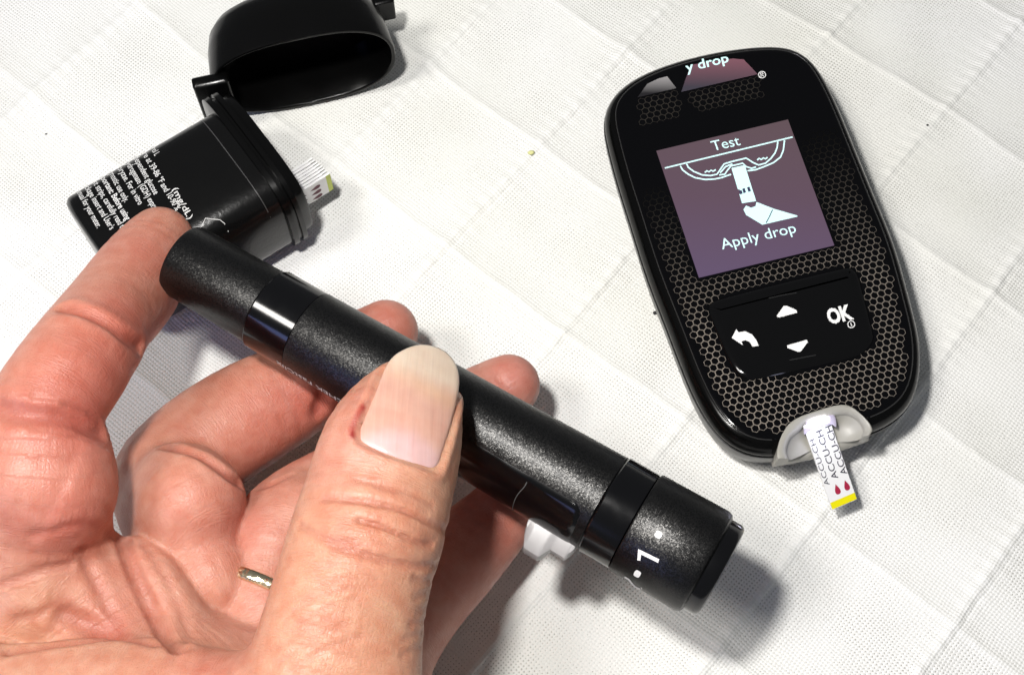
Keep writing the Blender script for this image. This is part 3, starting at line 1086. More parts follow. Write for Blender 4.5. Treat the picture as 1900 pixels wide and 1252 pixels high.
# lid: oval cup lying beside, turned about the hinge
d1, d2 = P(396, 176, 10.5), P(735, 104, 10.5)
dv = d2 - d1; WL = np.linalg.norm(dv) / 2; dv /= np.linalg.norm(dv)
dm = np.array([dv[1], -dv[0], 0.0])       # faces out of the mouth
if dm[1] > 0: dm = -dm
lc = (d1 + d2) / 2; lc[2] = 0


def lring(t, w, h, n=72, exx=2.7, zc=11.2):
    th = np.linspace(0, 2 * np.pi, n, endpoint=False)
    c, s = np.cos(th), np.sin(th)
    x = np.sign(c) * np.abs(c) ** (2 / exx) * w
    z = np.sign(s) * np.abs(s) ** (2 / (exx - 0.3)) * h
    return lc - dm * t + x[:, None] * dv + (z[:, None] + zc) * np.array([0, 0, 1.0])


HL = 10.9
V, F = loft([lring(9.5, WL - 2.4, HL - 1.6), lring(0.4, WL - 0.9, HL - 0.85), lring(0.1, WL - 0.75, HL - 0.7), lring(0.0, WL - 0.5, HL - 0.4), lring(0.1, WL - 0.15, HL - 0.1), lring(0.6, WL, HL),
             lring(7.0, WL - 0.5, HL - 0.15), lring(10.5, WL - 1.3, HL - 0.6), lring(12.5, WL - 2.6, HL - 1.4), lring(14.0, WL - 5.0, HL - 2.6), lring(14.6, WL - 8.0, HL - 4.0)], True, True)
lid = make("lid", V, F, M_vial, vial, sharp=45)
hz = np.array([0, 0, 1.0])
hp = (P(384, 168, 14) + (lc - dv * (WL - 1.5) * 1.0)) / 2
V, F = box(np.array([hp[0], hp[1], 10.5]), dv, -dm, hz, 3.4, 1.3, 6.0, 0.5)
make("hinge", V, F, M_vial, vial, sharp=40)
tp = lc + dv * (WL - 0.4) - dm * 11.5
V, F = box(np.array([tp[0], tp[1], 11.0]), dv, -dm, hz, 2.6, 1.2, 3.0, 0.4)
make("thumb_tab", V, F, M_vial, lid, sharp=40)

# bundle of strips standing on edge in the mouth
e0, e1 = P(527, 378, 10.6), P(613, 323, 10.6)
sd = e1 - e0; sd[2] = 0; sd /= np.linalg.norm(sd)
sn = np.array([sd[1], -sd[0], 0.0])
if sn[1] > 0: sn = -sn          # toward the lower picture edge
tip0 = P(613, 323, 10.6)
zc_ = 8.2
NST = 8
for k in range(NST):
    back = -sn * (k * 0.64)
    shift = -sd * (0.25 * random.random() + 0.10 * k)
    tip = tip0 + back + shift
    zb, ztp = zc_ - 3.0, zc_ + 2.6 + 0.15 * random.random()
    A_ = tip - sd * 22
    q = [np.array([A_[0], A_[1], zb]), np.array([tip[0], tip[1], zb]), np.array([tip[0], tip[1], ztp]), np.array([A_[0], A_[1], ztp])]
    V, F = strip_prism("s", q, -sn * 0.50, M_strip)
    ob = make("test_strip", V, F, M_strip, None, smooth=False, origin=np.array([tip[0], tip[1], zb]))
    if k == 0:
        tag(ob, "foremost test strip of the bundle in the open vial, its printed face showing", "test strip", "test strips in the vial")
    else:
        tag(ob, "white test strip seen edge-on in the bundle sticking out of the vial", "test strip", "test strips in the vial")

    def fp(a, z, off=0.03):
        return np.array([tip[0], tip[1], 0]) - sd * a + np.array([0, 0, z]) + sn * off
    if k == 0:
        make("green_end", [fp(0.02, zb), fp(1.0, zb), fp(1.0, ztp), fp(0.02, ztp)], [(0, 1, 2, 3)], M_green, ob, smooth=False)
        for zz in (zb + 0.8, zb + 2.4, zb + 4.0):
            W = [fp(3.6 + qq[1] * 2.3, zz + qq[0] * 1.3, 0.04) for qq in drop_shape((0, 0), (0, 1), (1, 0), 1, 1)]
            make("red_drop", W, [tuple(range(20))], simple("strip_drop_dark", (0.10, 0.012, 0.03), 0.5), ob, smooth=False)
        for zz in (zb + 0.3, zb + 1.9, zb + 3.5):
            TV, TF = text2d("ACCU-C", 0.012)
            x0, x1 = TV[:, 0].min(), TV[:, 0].max()
            W = [fp(5.6 + 9.0 * (x - x0) / (x1 - x0), zz + 1.25 * y / 0.7, 0.04) for x, y in TV]
            make("strip_print", W, [tuple(f) for f in TF], M_ink, ob, smooth=False)
    else:
        make("grey_notch", [fp(0.0, ztp + 0.02, 0.0), fp(1.1, ztp + 0.02, 0.0), fp(1.1, ztp + 0.02, -0.12), fp(0.0, ztp + 0.02, -0.12)], [(0, 1, 2, 3)], M_notch, ob, smooth=False)


# ================================================================== HAND (implicit surface, one continuous mesh)
def pt(px, py, z, rpx):
    p = P(px, py, z)
    return np.array([*p, rpx / scale_at(p)])


CH = {}          # group -> list of chains


def chain(group, pts, sub=3):
    c = catmull(np.array([pt(*q) for q in pts]), sub)
    CH.setdefault(group, []).append(c)


chain("index", [(297, 446, 22.0, 62), (284, 466, 23.0, 70), (256, 512, 26, 83), (199, 590, 33, 88), (140, 676, 42, 100), (82, 765, 44, 104), (78, 830, 42, 120), (72, 905, 38, 138), (60, 1000, 33, 130), (70, 1090, 28, 125)])
chain("index", [(254, 556, 23.0, 64), (228, 586, 27, 62)])                 # distal pad
chain("index", [(60, 890, 44, 95), (100, 905, 42, 108)])                 # proximal pad
chain("middle", [(716, 616, 15, 60), (690, 634, 14, 66), (640, 665, 13, 78), (545, 724, 13, 90), (470, 765, 14, 99), (395, 812, 15, 102), (330, 862, 16, 100), (305, 900, 18, 96), (330, 970, 21, 98), (390, 1080, 22, 92)])
chain("middle", [(352, 934, 25.5, 102), (340, 920, 24, 98)])
chain("ring", [(944, 715, 14, 58), (920, 730, 13, 64), (850, 775, 12, 76), (740, 852, 12, 84), (640, 905, 13, 87), (560, 950, 15, 90), (515, 990, 17, 88), (495, 1050, 19, 88), (488, 1110, 20, 90), (505, 1190, 20, 92), (530, 1290, 20, 90)])
chain("ring", [(565, 965, 20, 82), (520, 1000, 21, 76)])
chain("pinky", [(992, 905, 14, 52), (960, 925, 13, 60), (900, 985, 12, 74), (845, 1040, 12, 84), (775, 1115, 13, 90), (715, 1205, 15, 96), (690, 1300, 17, 100)])
# thumb: two parallel chains give the flattened section
chain("thumb", [(750, 738, 44.0, 62), (726, 768, 46.0, 84), (700, 830, 47.5, 104), (672, 920, 48.5, 108), (655, 990, 49, 116), (630, 1080, 49, 118), (602, 1180, 48.5, 122), (570, 1290, 47, 130), (520, 1420, 43, 150)])
chain("thumb", [(790, 742, 43.8, 58), (780, 778, 45.6, 77), (760, 840, 46.5, 94), (736, 920, 47.5, 102), (714, 990, 48, 110), (688, 1080, 48, 110), (668, 1180, 47, 116), (650, 1290, 46, 130), (600, 1420, 42, 150)])
chain("thumb", [(770, 730, 42.0, 66), (748, 785, 42, 94)])
# palm and thenar
chain("palm", [(80, 1085, 30, 118), (150, 1150, 27, 110), (200, 1250, 24, 140)])
chain("palm", [(150, 1070, 29, 78), (176, 1085, 29, 72), (205, 1140, 28.5, 74), (250, 1220, 27, 85)])
chain("palm", [(255, 1040, 27.5, 46), (290, 1080, 28.5, 52), (325, 1140, 28.5, 54), (352, 1210, 28, 56), (372, 1290, 27, 62)])
chain("palm", [(330, 1120, 17, 90), (420, 1260, 16, 130)])
chain("palm", [(200, 1300, 20, 160), (420, 1350, 20, 200), (560, 1380, 20, 190)])
chain("palm", [(560, 1250, 14, 110), (680, 1330, 16, 120)])
chain("thenar", [(-30, 1290, 37, 95), (60, 1295, 38, 96), (160, 1290, 39, 98), (260, 1300, 40, 106), (360, 1318, 41, 110), (470, 1345, 42, 120), (560, 1390, 42, 140)])
chain("thenar", [(150, 1400, 34, 190), (420, 1450, 36, 220)])
chain("palm", [(-60, 1120, 24, 130), (-40, 1300, 24, 180)])
# wrist below the frame
chain("wrist", [(300, 1400, 28, 220), (300, 1600, 27, 260), (290, 1800, 26, 270), (280, 2000, 26, 270)], 3)

GROUPS = list(CH)
BIG = 5.0


def chain_dist(Pn, c):
    lo = (c[:, :3] - c[:, 3:]).min(0) - BIG; hi = (c[:, :3] + c[:, 3:]).max(0) + BIG
    mk = np.all((Pn > lo) & (Pn < hi), 1)
    out = np.full(len(Pn), BIG, np.float32)
    ii = np.nonzero(mk)[0]
    if len(ii) == 0: return out
    q = Pn[ii]
    best = np.full(len(ii), BIG, np.float32)
    for k in range(len(c) - 1):
        a, b_ = c[k], c[k + 1]
        ba = b_[:3] - a[:3]
        l2 = max(float(ba @ ba), 1e-6)
        pa_ = q - a[:3].astype(np.float32)
        t = np.clip(pa_ @ (ba / l2).astype(np.float32), 0, 1)
        dd = pa_ - t[:, None] * ba.astype(np.float32)
        d = np.sqrt((dd * dd).sum(1)) - (a[3] + (b_[3] - a[3]) * t)
        np.minimum(best, d, out=best)
    out[ii] = best
    return out


def smin(a, b_, k):
    h = np.clip(0.5 + 0.5 * (b_ - a) / k, 0, 1)
    return b_ * (1 - h) + a * h - k * h * (1 - h)


KIN = {"thumb": 3.0, "index": 3.0, "middle": 2.0, "ring": 2.5, "pinky": 2.0, "palm": 4.0, "thenar": 4.0, "wrist": 4.0}


def group_dist(Pn, g):
    d = None
    for c in CH[g]:
        e = chain_dist(Pn, c)
        d = e if d is None else smin(d, e, KIN[g])
    return d


def hand_sdf(Pn, want=False):
    D = {g: group_dist(Pn, g) for g in GROUPS}
    d = D["palm"]
    d = smin(d, D["wrist"], 5.0)
    d = smin(d, D["index"], 2.2)
    th_ = smin(D["thumb"], D["thenar"], 5.0)
    d = smin(d, th_, 1.6)
    d = smin(d, D["ring"], 0.9)
    d = smin(d, D["pinky"], 0.6)
    d = smin(d, D["middle"], 0.6)
    return (d, D) if want else d


def trace(pxs, maxd=330.0):
    """first hit of the hand along the view rays of photo pixels"""
    pxs = np.asarray(pxs, float)
    ds = np.array([ray(x, y) / np.linalg.norm(ray(x, y)) for x, y in pxs])
    t = np.full(len(ds), 135.0)
    for _ in range(64):
        p = CAM + ds * t[:, None]
        d = hand_sdf(p.astype(np.float32))
        t = np.minimum(t + d * 0.8, maxd)
    p = CAM + ds * t[:, None]
    return p, np.abs(hand_sdf(p.astype(np.float32))) < 0.15


# creases: (pixel polyline, depth mm, half width mm)
nail_px = [(666, 819), (708, 841), (744, 854), (780, 865), (802, 871), (813, 863), (823, 831), (835, 793), (845, 754), (852, 716), (850, 687), (838, 663), (816, 646), (780, 639), (744, 651), (722, 670), (708, 699), (694, 735), (677, 769), (665, 800)]
creases = [
    # thumb knuckle
    ([(600, 925), (640, 926), (690, 936), (740, 946), (790, 968), (830, 985)], 0.36, 0.55),
    ([(640, 932), (680, 928), (720, 936)], 0.2, 0.4),
    ([(665, 966), (700, 976), (740, 992), (775, 1006), (800, 1010)], 0.42, 0.5),
    ([(690, 958), (730, 970), (770, 984), (808, 1000)], 0.16, 0.4),
    ([(556, 975), (600, 998), (640, 1004), (680, 1012)], 0.34, 0.45),
    ([(610, 1008), (660, 1022), (720, 1040), (770, 1050), (812, 1048)], 0.40, 0.5),
    ([(620, 1018), (670, 1036), (710, 1046)], 0.2, 0.4),
    ([(660, 890), (710, 902), (760, 918), (800, 940)], 0.2, 0.5),
    ([(700, 905), (750, 926), (790, 950)], 0.14, 0.4),
    ([(768, 1072), (790, 1078), (806, 1072)], 0.3, 0.4),
    ([(770, 1110), (800, 1098)], 0.22, 0.4), ([(760, 1160), (796, 1148)], 0.22, 0.4), ([(745, 1215), (790, 1195)], 0.22, 0.4), ([(775, 1135), (796, 1125)], 0.18, 0.4), ([(750, 1185), (790, 1172)], 0.18, 0.4),
    ([(530, 1150), (580, 1112), (640, 1092), (690, 1088)], 0.13, 0.45), ([(530, 1175), (590, 1135), (660, 1110)], 0.13, 0.45), ([(520, 1200), (580, 1160), (650, 1130)], 0.13, 0.45),
    ([(510, 1235), (580, 1185), (640, 1160)], 0.13, 0.45), ([(540, 1245), (610, 1200), (670, 1180)], 0.12, 0.45), ([(600, 1080), (650, 1070), (700, 1075)], 0.13, 0.45), ([(590, 1055), (640, 1050), (690, 1062)], 0.10, 0.4),
    # index
    ([(120, 572), (160, 582), (200, 602), (235, 628), (268, 648)], 1.0, 0.9),
    ([(-10, 758), (40, 768), (90, 772), (130, 778), (170, 796), (190, 802)], 1.2, 1.1),
    ([(120, 752), (150, 762), (185, 782)], 0.3, 0.5),
    ([(60, 992), (100, 986), (140, 974), (175, 978), (205, 988)], 0.20, 0.8),
    ([(200, 940), (203, 962), (192, 980)], 0.2, 0.6),
    # middle finger fold
    ([(300, 826), (340, 836), (370, 846), (400, 866), (425, 886), (445, 897)], 0.9, 0.7),
    ([(585, 690), (600, 725), (590, 760)], 0.8, 1.0),
    # palm lines
    ([(228, 1000), (240, 1035), (258, 1080), (284, 1135), (308, 1180), (330, 1204)], 1.5, 0.95),
    ([(268, 1010), (300, 1060), (330, 1120), (352, 1180)], 0.18, 0.6),
    ([(0, 1085), (50, 1068), (90, 1055), (130, 1048)], 0.35, 0.7),
    ([(30, 1150), (80, 1135), (120, 1110)], 0.25, 0.8),
    ([(120, 1140), (165, 1158), (205, 1176), (240, 1184)], 1.0, 1.3),
    ([(20, 1207), (90, 1196), (160, 1188), (230, 1184), (290, 1194)], 0.8, 0.9),
    ([(150, 1020), (175, 1075), (210, 1150), (225, 1172)], 0.35, 0.8),
    # ring finger
    ([(470, 905), (500, 900), (540, 880)], 0.25, 0.6),
]
cr3 = []
cq = [resample(catmull(np.array(poly, float), 6), max(4, int(len(poly) * 4)), False) for poly, _, _ in creases]
flush_px = []
nq = resample(catmull(np.array(nail_px, float), 4, True), 110)
bump_spec = [(650, 780, 5, 0.35), (230, 540, 7, 0.5), (400, 950, 8, 0.4), (110, 690, 7, 0.4), (740, 880, 7, 0.25), (670, 1000, 6, 0.35), (760, 985, 5, 0.35)]
cuts = np.cumsum([len(q) for q in cq] + [len(nq)])
_p, _ok = trace(np.vstack(cq + [nq, np.array([b_[:2] for b_ in bump_spec], float)]))
for k, (poly, dep, wid) in enumerate(creases):
    a0, a1 = (cuts[k - 1] if k else 0), cuts[k]
    p = _p[a0:a1][_ok[a0:a1]]
    if len(p) > 1:
        cr3.append((p, dep * 1.7, wid))
np3, nok = _p[cuts[-2]:cuts[-1]], _ok[cuts[-2]:cuts[-1]]
bumps = [(q, b_[2], b_[3]) for q, b_ in zip(_p[cuts[-1]:], bump_spec)]      # raised flesh


def poly_d(Pn, c):
    best = np.full(len(Pn), 99.0, np.float32)
    for k in range(len(c) - 1):
        ba = c[k + 1] - c[k]
        l2 = max(float(ba @ ba), 1e-6)
        pa_ = Pn - c[k].astype(np.float32)
        t = np.clip(pa_ @ (ba / l2).astype(np.float32), 0, 1)
        dd = pa_ - t[:, None] * ba.astype(np.float32)
        np.minimum(best, np.sqrt((dd * dd).sum(1)), out=best)
    return best


# thumb nail plate: quadratic depth surface fitted through the flesh, used to trim the flesh and to build the nail
gq = np.array([(x, y) for x in range(690, 836, 8) for y in range(730, 852, 8) if inside(nail_px, (x, y))], float)
gp, gok = trace(gq)
cen = np.array([765, 750.0])


def basis(x, y):
    x = (x - cen[0]) / 100; y = (y - cen[1]) / 100
    xr = x * 0.97 + y * 0.25; yr = -x * 0.25 + y * 0.97
    return np.stack([np.ones_like(x), xr, yr, xr * xr, xr * yr, yr * yr], 1), xr, yr


B_, _, _ = basis(gq[gok][:, 0], gq[gok][:, 1])
cf, *_ = np.linalg.lstsq(B_, np.linalg.norm(gp[gok] - CAM, axis=1), rcond=None)
cf[5] = min(max(cf[5], -1.0), 2.5)
nail_in = grow(nail_px, -1.0)


def to_px(p):
    d = p - CAM
    dep = d @ np.array([0, ST, -CT])
    return 950 + FPX * d[:, 0] / dep, 626 - FPX * (d @ np.array([0, CT, ST])) / dep


def inside_many(poly, x, y):
    c = np.zeros(len(x), bool)
    j = len(poly) - 1
    for i in range(len(poly)):
        xi, yi = poly[i]; xj, yj = poly[j]
        c ^= ((yi > y) != (yj > y)) & (x < (xj - xi) * (y - yi) / ((yj - yi) + 1e-9) + xi)
        j = i
    return c


def full_sdf(Pn):
    d = hand_sdf(Pn)
    near = np.abs(d) < 4
    ii = np.nonzero(near)[0]
    q = Pn[ii]
    e = np.zeros(len(q), np.float32)
    for p, dep, wid in cr3:
        lo = p.min(0) - 4; hi = p.max(0) + 4
        mk = np.nonzero(np.all((q > lo) & (q < hi), 1))[0]
        if len(mk) == 0: continue
        dd = poly_d(q[mk], p)
        e[mk] = np.maximum(e[mk], dep * np.exp(-(dd / wid) ** 2))
        e[mk] -= 0.15 * dep * np.exp(-((dd - 2.4 * wid) / (1.4 * wid)) ** 2)
    for p, rad, hgt in bumps:
        dd = ((q - p.astype(np.float32)) ** 2).sum(1)
        e -= hgt * np.exp(-dd / rad ** 2)
    # nail bed rim: groove and small fold outside it
    lo = np3.min(0) - 4; hi = np3.max(0) + 4
    mk = np.nonzero(np.all((q > lo) & (q < hi), 1))[0]
    if len(mk):
        sel = np3[(nq[:, 1] > 690)]
        dd = poly_d(q[mk], sel) if len(sel) > 1 else 99
        e[mk] += 0.35 * np.exp(-(dd / 0.5) ** 2) - 0.42 * np.exp(-((dd - 1.25) / 0.8) ** 2)
    d[ii] += e
    mk = np.nonzero(np.all((Pn > np3.min(0) - 6) & (Pn < np3.max(0) + 6), 1))[0]
    if len(mk):
        q = Pn[mk].astype(float)
        x, y = to_px(q)
        im = inside_many(nail_in, x, y)
        B_, _, _ = basis(x, y)
        over = (B_ @ cf + 0.10) - np.linalg.norm(q - CAM, axis=1)
        d[mk] = np.where(im, np.maximum(d[mk], over), d[mk]).astype(np.float32)
    return d


def surface_nets(lo, hi, h):
    nblk = 6
    n = np.ceil((hi - lo) / h / nblk).astype(int) * nblk + 1
    g = [lo[k] + h * np.arange(n[k]) for k in range(3)]
    # coarse pass at block centres
    nb = (n - 1) // nblk
    cg = [lo[k] + h * nblk * (np.arange(nb[k]) + 0.5) for k in range(3)]
    CX = np.stack(np.meshgrid(*cg, indexing='ij'), -1).reshape(-1, 3).astype(np.float32)
    cdist = hand_sdf(CX).reshape(nb)
    lim = h * nblk * 0.9 + 2.0
    act = np.abs(cdist) < lim
    vals = np.repeat(np.repeat(np.repeat(np.where(cdist < 0, -9.0, 9.0).astype(np.float32), nblk, 0), nblk, 1), nblk, 2)
    vals = np.pad(vals, ((0, 1), (0, 1), (0, 1)), mode='edge')
    # points owned by any active block
    am = np.zeros(tuple(n), bool)
    bi = np.argwhere(act)
    for i, j, k in bi * nblk:
        am[i:i + nblk + 1, j:j + nblk + 1, k:k + nblk + 1] = True
    ii = np.argwhere(am)
    pts = (lo + ii * h).astype(np.float32)
    out = np.empty(len(pts), np.float32)
    for s in range(0, len(pts), 400000):
        out[s:s + 400000] = full_sdf(pts[s:s + 400000])
    vals[am] = out
    neg = vals < 0
    c = np.zeros(tuple(n - 1), np.int8)
    for a in (0, 1):
        for b_ in (0, 1):
            for d in (0, 1):
                c += neg[a:n[0] - 1 + a, b_:n[1] - 1 + b_, d:n[2] - 1 + d]
    cells = np.argwhere((c > 0) & (c < 8))
    vid = -np.ones(tuple(n - 1), np.int32)
    vid[tuple(cells.T)] = np.arange(len(cells))
    acc = np.zeros((len(cells), 3)); cnt = np.zeros(len(cells))
    corners = [(a, b_, d) for a in (0, 1) for b_ in (0, 1) for d in (0, 1)]
    for ca in corners:
        for k in range(3):
            if ca[k] == 1: continue
            cb = list(ca); cb[k] = 1
            va = vals[cells[:, 0] + ca[0], cells[:, 1] + ca[1], cells[:, 2] + ca[2]]
            vb = vals[cells[:, 0] + cb[0], cells[:, 1] + cb[1], cells[:, 2] + cb[2]]
            m_ = (va < 0) != (vb < 0)
            t = np.where(m_, va / np.where(m_, va - vb, 1), 0)
            pos = np.array(ca, float)[None, :].repeat(len(cells), 0)
            pos[:, k] = t
            acc += np.where(m_[:, None], pos, 0); cnt += m_
    V = lo + (cells + acc / cnt[:, None]) * h
    F = []
    for k in range(3):
        o1, o2 = [(1, 2), (2, 0), (0, 1)][k]
        sl0 = [slice(None)] * 3; sl1 = [slice(None)] * 3
        sl0[k] = slice(0, n[k] - 1); sl1[k] = slice(1, n[k])
        for ax in (o1, o2):
            sl0[ax] = slice(1, n[ax] - 1); sl1[ax] = slice(1, n[ax] - 1)
        a = neg[tuple(sl0)]; b_ = neg[tuple(sl1)]
        for flip, mk in ((False, a & ~b_), (True, ~a & b_)):
            e = np.argwhere(mk)
            off = np.zeros(3, int); off[o1] = 1; off[o2] = 1
            e = e + off
            def cell(d1, d2):
                q = e.copy(); q[:, o1] -= d1; q[:, o2] -= d2
                return vid[q[:, 0], q[:, 1], q[:, 2]]
            quad = np.stack([cell(1, 1), cell(0, 1), cell(0, 0), cell(1, 0)], 1)
            F.append(quad[:, ::-1] if flip else quad)
    F = np.concatenate(F)
    F = F[(F >= 0).all(1)]
    return V, F


allc = np.concatenate([c for g in GROUPS if g != "wrist" for c in CH[g]])
lo = (allc[:, :3] - allc[:, 3:]).min(0) - 1.5
hi = (allc[:, :3] + allc[:, 3:]).max(0) + 1.5
lo[2] = max(lo[2], -1.0)
wr = np.concatenate(CH["wrist"])
lo[1] = min(lo[1], -115.0)
HV, HF = surface_nets(lo, hi, 0.44)
# light relax
for _ in range(1):
    acc = np.zeros_like(HV); cnt = np.zeros(len(HV))
    for a, b_ in ((0, 1), (1, 2), (2, 3), (3, 0)):
        np.add.at(acc, HF[:, a], HV[HF[:, b_]]); np.add.at(cnt, HF[:, a], 1)
        np.add.at(acc, HF[:, b_], HV[HF[:, a]]); np.add.at(cnt, HF[:, b_], 1)
    HV = 0.55 * HV + 0.45 * acc / np.maximum(cnt, 1)[:, None]

# skin colour: base per region, flushed and pale areas
d, D = hand_sdf(HV.astype(np.float32), True)
base = {"thumb": (0.66, 0.395, 0.235), "index": (0.66, 0.335, 0.235), "middle": (0.66, 0.34, 0.24), "ring": (0.66, 0.37, 0.27), "pinky": (0.60, 0.31, 0.23),
        "palm": (0.66, 0.385, 0.28), "thenar": (0.66, 0.38, 0.25), "wrist": (0.64, 0.38, 0.27)}
w = np.stack([np.exp(-np.maximum(D[g], 0) / 1.6) for g in GROUPS], 1)
w /= w.sum(1)[:, None]
colr = w @ np.array([base[g] for g in GROUPS])
flush = [  # px, py, radius mm, colour, strength
    (285, 470, 9, (0.58, 0.19, 0.14), 0.55), (240, 590, 8, (0.56, 0.15, 0.11), 0.6), (170, 650, 9, (0.58, 0.19, 0.14), 0.45), (210, 700, 7, (0.52, 0.15, 0.11), 0.5), (90, 770, 9, (0.56, 0.18, 0.14), 0.5),
    (160, 790, 6, (0.50, 0.13, 0.10), 0.6), (140, 975, 8, (0.56, 0.13, 0.10), 0.7), (80, 900, 9, (0.66, 0.36, 0.27), 0.3),
    (470, 830, 9, (0.58, 0.20, 0.15), 0.45), (540, 760, 8, (0.56, 0.17, 0.13), 0.5), (610, 730, 6, (0.48, 0.11, 0.09), 0.6), (430, 960, 7, (0.58, 0.20, 0.16), 0.5), (340, 900, 7, (0.68, 0.37, 0.27), 0.5),
    (720, 590, 8, (0.56, 0.22, 0.17), 0.7), (960, 700, 8, (0.56, 0.22, 0.18), 0.75), (930, 960, 9, (0.50, 0.16, 0.12), 0.6), (860, 1080, 9, (0.54, 0.22, 0.16), 0.4),
    (205, 1120, 10, (0.66, 0.40, 0.29), 0.5), (170, 1080, 6, (0.62, 0.28, 0.21), 0.4), (190, 1165, 6, (0.54, 0.17, 0.13), 0.6), (400, 1240, 7, (0.60, 0.24, 0.18), 0.6), (470, 1150, 8, (0.64, 0.33, 0.25), 0.5),
    (640, 840, 7, (0.68, 0.37, 0.29), 0.6), (660, 740, 6, (0.64, 0.30, 0.22), 0.6), (845, 820, 4, (0.70, 0.46, 0.30), 0.6), (670, 1000, 6, (0.66, 0.34, 0.22), 0.4), (70, 1150, 9, (0.68, 0.43, 0.27), 0.6)]
_fp, _ = trace([f_[:2] for f_ in flush])
for (fx, fy, rad, c, st), p in zip(flush, _fp[:, None, :]):
    g = 0.95 * st * np.exp(-((HV - p[0]) ** 2).sum(1) / rad ** 2)
    colr = colr * (1 - g[:, None]) + np.array(c) * g[:, None]
HVf = HV.astype(np.float32)
for p, dep, wid in cr3:  # creases reddened by flush and darkened in the colour for fold shade
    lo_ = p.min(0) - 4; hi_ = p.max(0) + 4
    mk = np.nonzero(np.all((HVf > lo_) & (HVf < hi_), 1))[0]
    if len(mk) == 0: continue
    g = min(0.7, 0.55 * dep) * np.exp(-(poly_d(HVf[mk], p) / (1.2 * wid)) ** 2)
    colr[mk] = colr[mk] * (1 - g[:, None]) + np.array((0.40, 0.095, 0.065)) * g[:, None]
# small sore beside the nail
sp, ok = trace([(654, 808), (653, 797), (658, 783), (664, 770), (673, 755)])
sp = sp + (CAM - sp) / np.linalg.norm(CAM - sp, axis=1)[:, None] * 0.7
g = np.clip(1.1 * np.exp(-(poly_d(HVf, sp) / 0.45) ** 2), 0, 0.92)
colr = colr * (1 - g[:, None]) + np.array((0.36, 0.03, 0.03)) * g[:, None]
mot = noise2(HV[:, 0] + HV[:, 2], HV[:, 1] - 0.5 * HV[:, 2], 1 / 4.0, 21) + 0.6 * noise2(HV[:, 0], HV[:, 1] + HV[:, 2], 1 / 1.7, 22)
colr = colr * (1 + mot[:, None] * np.array([0.04, 0.12, 0.13]))

colr = np.clip(colr, 0, 1) * np.array([0.83, 0.715, 0.715])
M_skin, N, L, b = new_mat("skin")
a = N.new("ShaderNodeAttribute"); a.attribute_name = "Col"
L.new(a.outputs["Color"], b.inputs["Base Color"])
b.inputs["Roughness"].default_value = 0.46
b.inputs["Specular IOR Level"].default_value = 0.38
b.inputs["Subsurface Weight"].default_value = 0.35
b.inputs["Subsurface Radius"].default_value = (1.0, 0.40, 0.22)
b.inputs["Subsurface Scale"].default_value = 0.0022
tc = N.new("ShaderNodeTexCoord")
fa = N.new("ShaderNodeAttribute"); fa.attribute_name = "finger"


def tex(kind, src, scl, rough_scale, detail=2, **kw):
    mp_ = N.new("ShaderNodeMapping"); mp_.inputs["Scale"].default_value = scl
    L.new(src, mp_.inputs["Vector"])
    t_ = N.new(kind)
    t_.inputs["Scale"].default_value = rough_scale
    if kind == "ShaderNodeTexNoise": t_.inputs["Detail"].default_value = detail
    for k_, v_ in kw.items(): setattr(t_, k_, v_)
    L.new(mp_.outputs[0], t_.inputs["Vector"])
    return t_


def mnode(op, a_, b_=0.0, c_=0.0):
    n_ = N.new("ShaderNodeMath"); n_.operation = op
    for i_, x_ in enumerate((a_, b_, c_)):
        if isinstance(x_, (int, float)): n_.inputs[i_].default_value = x_
        else: L.new(x_, n_.inputs[i_])
    return n_.outputs[0]


cross = tex("ShaderNodeTexNoise", fa.outputs["Vector"], (2.3, 0.35, 1), 1.0, 3)          # lines across the finger
along = tex("ShaderNodeTexNoise", fa.outputs["Vector"], (0.22, 2.0, 1), 1.0, 2)          # lines along it
cells = tex("ShaderNodeTexVoronoi", tc.outputs["Object"], (1, 1, 1), 1500.0, feature='DISTANCE_TO_EDGE')
pores = tex("ShaderNodeTexNoise", tc.outputs["Object"], (1, 1, 1), 2600.0, 3)
big_ = tex("ShaderNodeTexNoise", tc.outputs["Object"], (1, 1, 1), 160.0, 3)
cl = N.new("ShaderNodeMapRange"); cl.inputs["From Max"].default_value = 0.16
L.new(cells.outputs["Distance"], cl.inputs["Value"])
rid = mnode('ABSOLUTE', mnode('SUBTRACT', cross.outputs["Fac"], 0.5))
rid = mnode('MINIMUM', mnode('MULTIPLY', rid, 7.0), 1.0)                                  # thin valleys
rid2 = mnode('MINIMUM', mnode('MULTIPLY', mnode('ABSOLUTE', mnode('SUBTRACT', along.outputs["Fac"], 0.5)), 8.0), 1.0)
hgt_ = mnode('MULTIPLY_ADD', rid, 0.55, mnode('MULTIPLY', rid2, 0.16))
hgt_ = mnode('MULTIPLY_ADD', cl.outputs["Result"], 0.25, hgt_)
hgt_ = mnode('MULTIPLY_ADD', pores.outputs["Fac"], 0.5, hgt_)
hgt_ = mnode('MULTIPLY_ADD', big_.outputs["Fac"], 0.6, hgt_)
bp = N.new("ShaderNodeBump"); bp.inputs["Strength"].default_value = 0.42; bp.inputs["Distance"].default_value = 0.00020
L.new(hgt_, bp.inputs["Height"]); L.new(bp.outputs["Normal"], b.inputs["Normal"])
rv = N.new("ShaderNodeMapRange"); rv.inputs["To Min"].default_value = 0.32; rv.inputs["To Max"].default_value = 0.54
L.new(pores.outputs["Fac"], rv.inputs["Value"]); L.new(rv.outputs["Result"], b.inputs["Roughness"])
